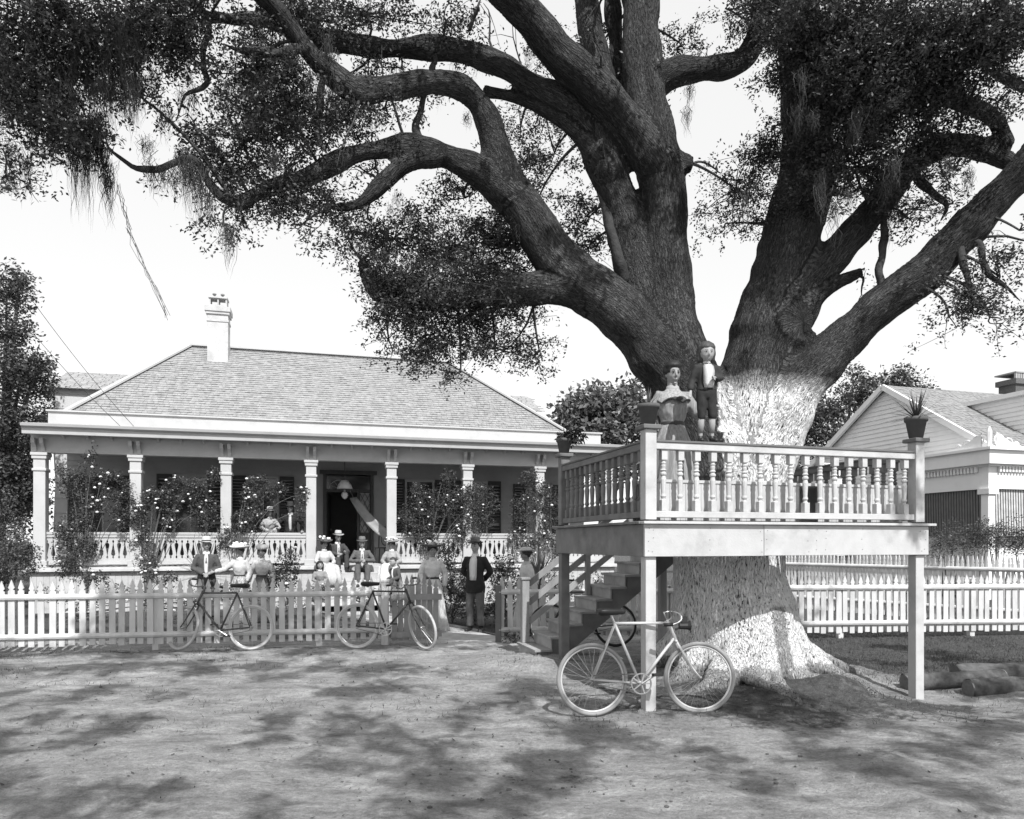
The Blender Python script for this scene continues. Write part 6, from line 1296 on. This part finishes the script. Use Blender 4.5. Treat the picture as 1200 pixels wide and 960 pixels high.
# ================================================================== NEIGHBOURING HOUSE
def neighbour():
    nx, ny = 14.16, 21.5; h = empty('neighbouring_house', (nx, ny, 0), TH, 'white clapboard house with gable end, dentilled porch and brick chimney next door', 'house'); w = mat('neighbour_paint', .70, .6, .04, 3, grime=.08)
    A0, A1, T0, T1, EZ, RZ = .8, 15., .3, 9.1, 4.5, 7.3; TM = (T0 + T1) / 2
    body = MB().add([(A0, T0, 0), (A1, T0, 0), (A1, T1, 0), (A0, T1, 0), (A0, T0, EZ), (A1, T0, EZ), (A1, T1, EZ), (A0, T1, EZ), (A0, TM, RZ), (A1, TM, RZ)], [(0, 1, 5, 4), (1, 2, 6, 9, 5), (2, 3, 7, 6), (3, 0, 4, 8, 7)]).build('wall', w, h)
    sd = MB(); z = .3
    while z < RZ - .12:
        f = max(0, (z - EZ) / (RZ - EZ)); f1 = max(0, (z + .16 - EZ) / (RZ - EZ)); a, b_ = T0 + f * (TM - T0), T1 - f * (T1 - TM); c, e = T0 + f1 * (TM - T0), T1 - f1 * (T1 - TM)
        sd.add([(A0 - .035, b_, z), (A0 - .035, a, z), (A0 - .004, c, z + .16), (A0 - .004, e, z + .16), (A0, b_, z), (A0, a, z)], [(0, 1, 2, 3), (4, 5, 1, 0)]); z += .16
    sd.build('clapboards', w, body)['kind'] = 'stuff'
    sl = (RZ - EZ) / (TM - T0); rm = mat('neighbour_shingle', .24, .9, .3, 8, .6, 40, grime=.3)
    rf = MB().add([(A0 - .25, T0 - .3, EZ - .3 * sl + .08), (A1, T0 - .3, EZ - .3 * sl + .08), (A1, TM, RZ + .1), (A0 - .25, TM, RZ + .1), (A0 - .25, T1 + .3, EZ - .3 * sl + .08), (A1, T1 + .3, EZ - .3 * sl + .08)], [(0, 1, 2, 3), (3, 2, 5, 4)]).build('roof', rm, h)
    rr = random.Random(5); q = MB(); n_ = 30
    for i in range(n_):
        t = T0 - .3 + (TM - T0 + .3) * i / n_; z = EZ - .3 * sl + .1 + (RZ - EZ + .3 * sl) * i / n_; x = A0 - .24
        while x < 14: wd = rr.uniform(.15, .32); q.beam((x, t + .06, z + .06 * sl + rr.uniform(.0, .012)), (x + wd - .012, t + .06, z + .06 * sl + rr.uniform(0, .012)), .17, .018, (0, -sl, 1)); x += wd
    q.build('shingle_courses', rm, rf)['kind'] = 'stuff'
    for ta, tb_ in ((T0 - .32, TM), (T1 + .32, TM)): MB().beam((A0 - .2, ta, EZ - .32 * sl + .02), (A0 - .2, tb_, RZ + .04), .12, .18).build('barge_board', w, h)
    # dormer
    da, dz, t1, t0 = 3.0, 6.5, 3.45, .6
    zz = lambda t: EZ + (t - T0) * sl + .08
    dm = MB().add([(da, t1, dz), (da, t0, dz), (da, t0, zz(t0)), (da + 2.6, t1, dz), (da + 2.6, t0, dz), (da + 2.6, t0, zz(t0))], [(0, 1, 2), (5, 4, 3), (1, 4, 5, 2), (0, 3, 4, 1)]).build('dormer', w, h)
    q = MB(); z = zz(t0) + .05
    while z < dz - .1: te = min(t1, T0 + (z - EZ - .08) / sl); q.add([(da - .03, te, z), (da - .03, t0, z), (da - .004, t0, z + .15), (da - .004, te + .15 / sl * .0, z + .15), (da, te, z), (da, t0, z)], [(0, 1, 2, 3), (4, 5, 1, 0)]); z += .15
    q.build('clapboards', w, dm)['kind'] = 'stuff'
    MB().box(da - .16, da + 2.76, t0 - .2, t1 + .1, dz, dz + .14).build('dormer_roof', w, dm)
    ca = 6.9; ch = MB().box(ca - .42, ca + .42, TM - .35, TM + .35, 6.6, 7.75).build('chimney', mat('brick_dark', .10, .9, .35, 30, .5, 60), h)
    MB().box(ca - .5, ca + .5, TM - .43, TM + .43, 7.75, 7.95).build('corbel', MATS['brick_dark'], ch)
    bme = MB().box(-.04, .04, -.04, .04, 0, .2).mesh('brick'); bme.materials.append(mat('pale_brick', .3, .9))
    for k in range(9):
        put(bme, 'brick', ch, (ca - .45 + .112 * k, TM - .38, 7.952))
    MB().box(ca - .52, ca + .52, TM - .45, TM + .45, 8.153, 8.2).build('chimney_cap', mat('pale_brick', .3), ch)
    # little pedimented hood on the gable wall
    hd = MB().add([(A0 - .9, 6.2, 4.25), (A0 - .9, 7.6, 4.25), (A0 - .9, 6.9, 4.8), (A0 + .05, 6.2, 4.25), (A0 + .05, 7.6, 4.25), (A0 + .05, 6.9, 4.8)], [(0, 2, 1), (0, 3, 5, 2), (1, 2, 5, 4), (0, 1, 4, 3)]).build('window_hood', w, h)
    MB().box(A0 - .82, A0, 6.3, 7.5, 1.2, 4.24).build('bay', w, hd)
    for t_ in (6.5, 7.0): MB().box(A0 - .835, A0 - .822, t_, t_ + .38, 1.9, 3.9).build('pane', mat('window_glass', .03, .08), hd)
    # porch
    PT = 3.0; PA = 11
    MB().box(-.35, PA, -.35, PT, 4.02, 4.42).build('porch_cornice', w, h); MB().box(-.45, PA, -.45, PT + .05, 4.42, 4.50).build('cornice_lip', w, h)
    MB().box(-.12, PA, -.12, .1, 3.3, 4.018).build('porch_frieze', w, h); MB().box(-.12, .1, .102, PT, 3.3, 4.018).build('porch_frieze', w, h)
    MB().box(-.2, PA, -.2, PT, .5, .6).build('porch_floor', w, h)
    dme = MB().box(-.036, .036, -.036, .036, 0, .16).mesh('dentil'); dme.materials.append(w); den = MB().box(-.2, PA, -.2, -.121, 3.96, 4.019).build('dentil_course', w, h)
    for k in range(62): put(dme, 'dentil', den, (.25 + .12 * k, -.175, 3.80))
    den2 = MB().box(-.2, -.121, -.1205, PT, 3.96, 4.019).build('dentil_course', w, h)
    for k in range(23): put(dme, 'dentil', den2, (-.175, .25 + .12 * k, 3.80))
    for a, t in ((0, 0), (3.4, 0), (6.8, 0), (0, PT - .1)):
        c = MB().box(a - .13, a + .13, t - .13, t + .13, 0, 3.28).build('porch_column', w, h, bevel=.02); MB().box(a - .19, a + .19, t - .19, t + .19, 3.14, 3.299).build('capital', w, c)
        MB().box(a - .2, a + .2, t - .2, t + .2, .601, .85).build('column_base', w, c)
        for dx, dy in ((1, 0), (-1, 0), (0, 1)):
            if dx == -1 and a == 0: continue
            pr = [(.13, 0), (.13, .72), (.62, .72), (.56, .6), (.40, .52), (.30, .40), (.27, .22), (.20, .08)]
            b_ = MB().prism(pr, -.03, .03).build('bracket', w, c); b_.location = (a, t, 3.08); b_.rotation_euler = (0, 0, math.atan2(dy, dx))
    # cresting scroll over the corner
    cr = MB()
    for dirv in (Vector((1, 0, 0)), Vector((0, 1, 0))):
        for s_, c_ in ((.22, .34), (.16, .72), (.10, 1.02)): cr.tube([Vector((-.3, -.3, 4.52)) + dirv * (c_ + s_ * (1 - t / 9) * math.cos(t * 1.1)) + Vector((0, 0, s_ * .8 + s_ * (1 - t / 9) * math.sin(t * 1.1))) for t in np.linspace(0, 8, 26)], .022, 5)
        cr.prism([(-.05, 4.5), (1.3, 4.5), (.6, 4.62), (.1, 4.85), (-.05, 4.95)], -.32, -.29) if dirv.x else cr.add([(-.32, y, z) for y, z in ((-.05, 4.5), (1.3, 4.5), (.6, 4.62), (.1, 4.85), (-.05, 4.95))] + [(-.29, y, z) for y, z in ((-.05, 4.5), (1.3, 4.5), (.6, 4.62), (.1, 4.85), (-.05, 4.95))], [(0, 1, 2, 3, 4), (9, 8, 7, 6, 5), (0, 5, 6, 1), (1, 6, 7, 2), (2, 7, 8, 3), (3, 8, 9, 4)])
    cr.tube([(-.3, -.3, 4.5), (-.3, -.3, 4.95), (-.3, -.3, 5.1)], [.06, .07, .02], 6); cr.build('cresting', w, h)
    # striped blinds in the porch openings
    scr = MB().box(-.035, -.025, .14, PT - .25, 1.9, 3.3).build('blind', mat('blind_cloth', .20, .9, .2), h); q = MB()
    for k in range(26): q.beam((-.05, .16 + .095 * k, 1.92), (-.05, .16 + .095 * k + .03, 3.29), .012, .03, (1, 0, 0))
    q.build('blind_stripes', mat('blind_stripe', .09, .9), scr)['kind'] = 'stuff'
    scr = MB().box(.14, 3.26, -.035, -.025, 1.9, 3.3).build('blind', mat('pale_blind_cloth', .5, .9, .2), h); q = MB()
    for k in range(30): q.beam((.16 + .1 * k, -.05, 1.92), (.12 + .1 * k, -.05, 3.29), .012, .012, (0, 1, 0))
    q.build('blind_stripes', mat('blind_stripe', .09, .9), scr)['kind'] = 'stuff'
neighbour()

# ================================================================== LOGS, WIRES
def log(label, a, b, r, s):
    a, b = Vector(a), Vector(b); rr = random.Random(s); n = 14; ps = [a.lerp(b, t) for t in np.linspace(0, 1, n)]; o = empty('log', tuple(a), 0, label, 'log', None)
    mb = MB(); d = (b - a).normalized(); sd = d.cross(Vector((0, 0, 1))).normalized(); up = sd.cross(d); rs = []
    for i, p in enumerate(ps): rs.append([p - a + (sd * math.cos(t) + up * math.sin(t)) * r * (1 + .22 * mnoise.noise(Vector((i * .45, t * 1.3, s))) + .05 * rr.uniform(-1, 1)) for t in np.linspace(0, 2 * PI, 19)[:-1]])
    mb.rings(rs, cap=False); mb.build('bark', mat('log_bark', .10, .95, .45, 14, 1., 30, grime=.4), o, True)
    for e, dd in ((ps[0] - a, -d), (ps[-1] - a, d)): MB().lathe([(r * .97, -.01), (r * .95, .004), (.001, .008)], tuple(e), 18, tuple(dd)).build('sawn_end', mat('sawn_wood', .16, .9, .2, 30), o)
def lz(p, r): return Vector((p[0], p[1], G(p[0], p[1]) + r * .9))
la = gp_(1060, 803); log('long grey log lying on turf behind the platform post', lz((la.x, la.y), .085), lz((la.x + 1.25, la.y + .12), .09), .10, 1)
log('fallen log with broken end continuing past the long grey log', lz((la.x + .62, la.y - .22), .09), lz((la.x + 3.0, la.y - .05), .09), .11, 2)
log('shorter round log lying behind the others on dark turf', lz((la.x + .86, la.y + .42), .09), lz((la.x + 2.6, la.y + .6), .09), .105, 3)
for i, (u0, v0, u1, v1, lb) in enumerate(((38, 385, 142, 503, 'thin wire running from tree down to porch eave, lower of two'), (60, 378, 158, 505, 'thin wire running from tree down to porch eave, upper of two'))):
    q = hw(hs(u1, -.5), -.5); z = 4.5; p1 = Vector((q.x, q.y, z)); du = (u1 - u0); p0 = P(u0 - du * .5, v0 - (v1 - v0) * .5, 15.0); ps = [p1.lerp(p0, t) + Vector((0, 0, -.5 * t * (1 - t))) for t in np.linspace(0, 1, 14)]
    o = MB().tube([tuple(p) for p in ps], .006, 5).build('overhead_wire', mat('wire', .05), None); tag(o, lb, 'wire', 'wires to the villa')
bpy.data.objects.remove(TO); bpy.data.scenes.remove(TS)
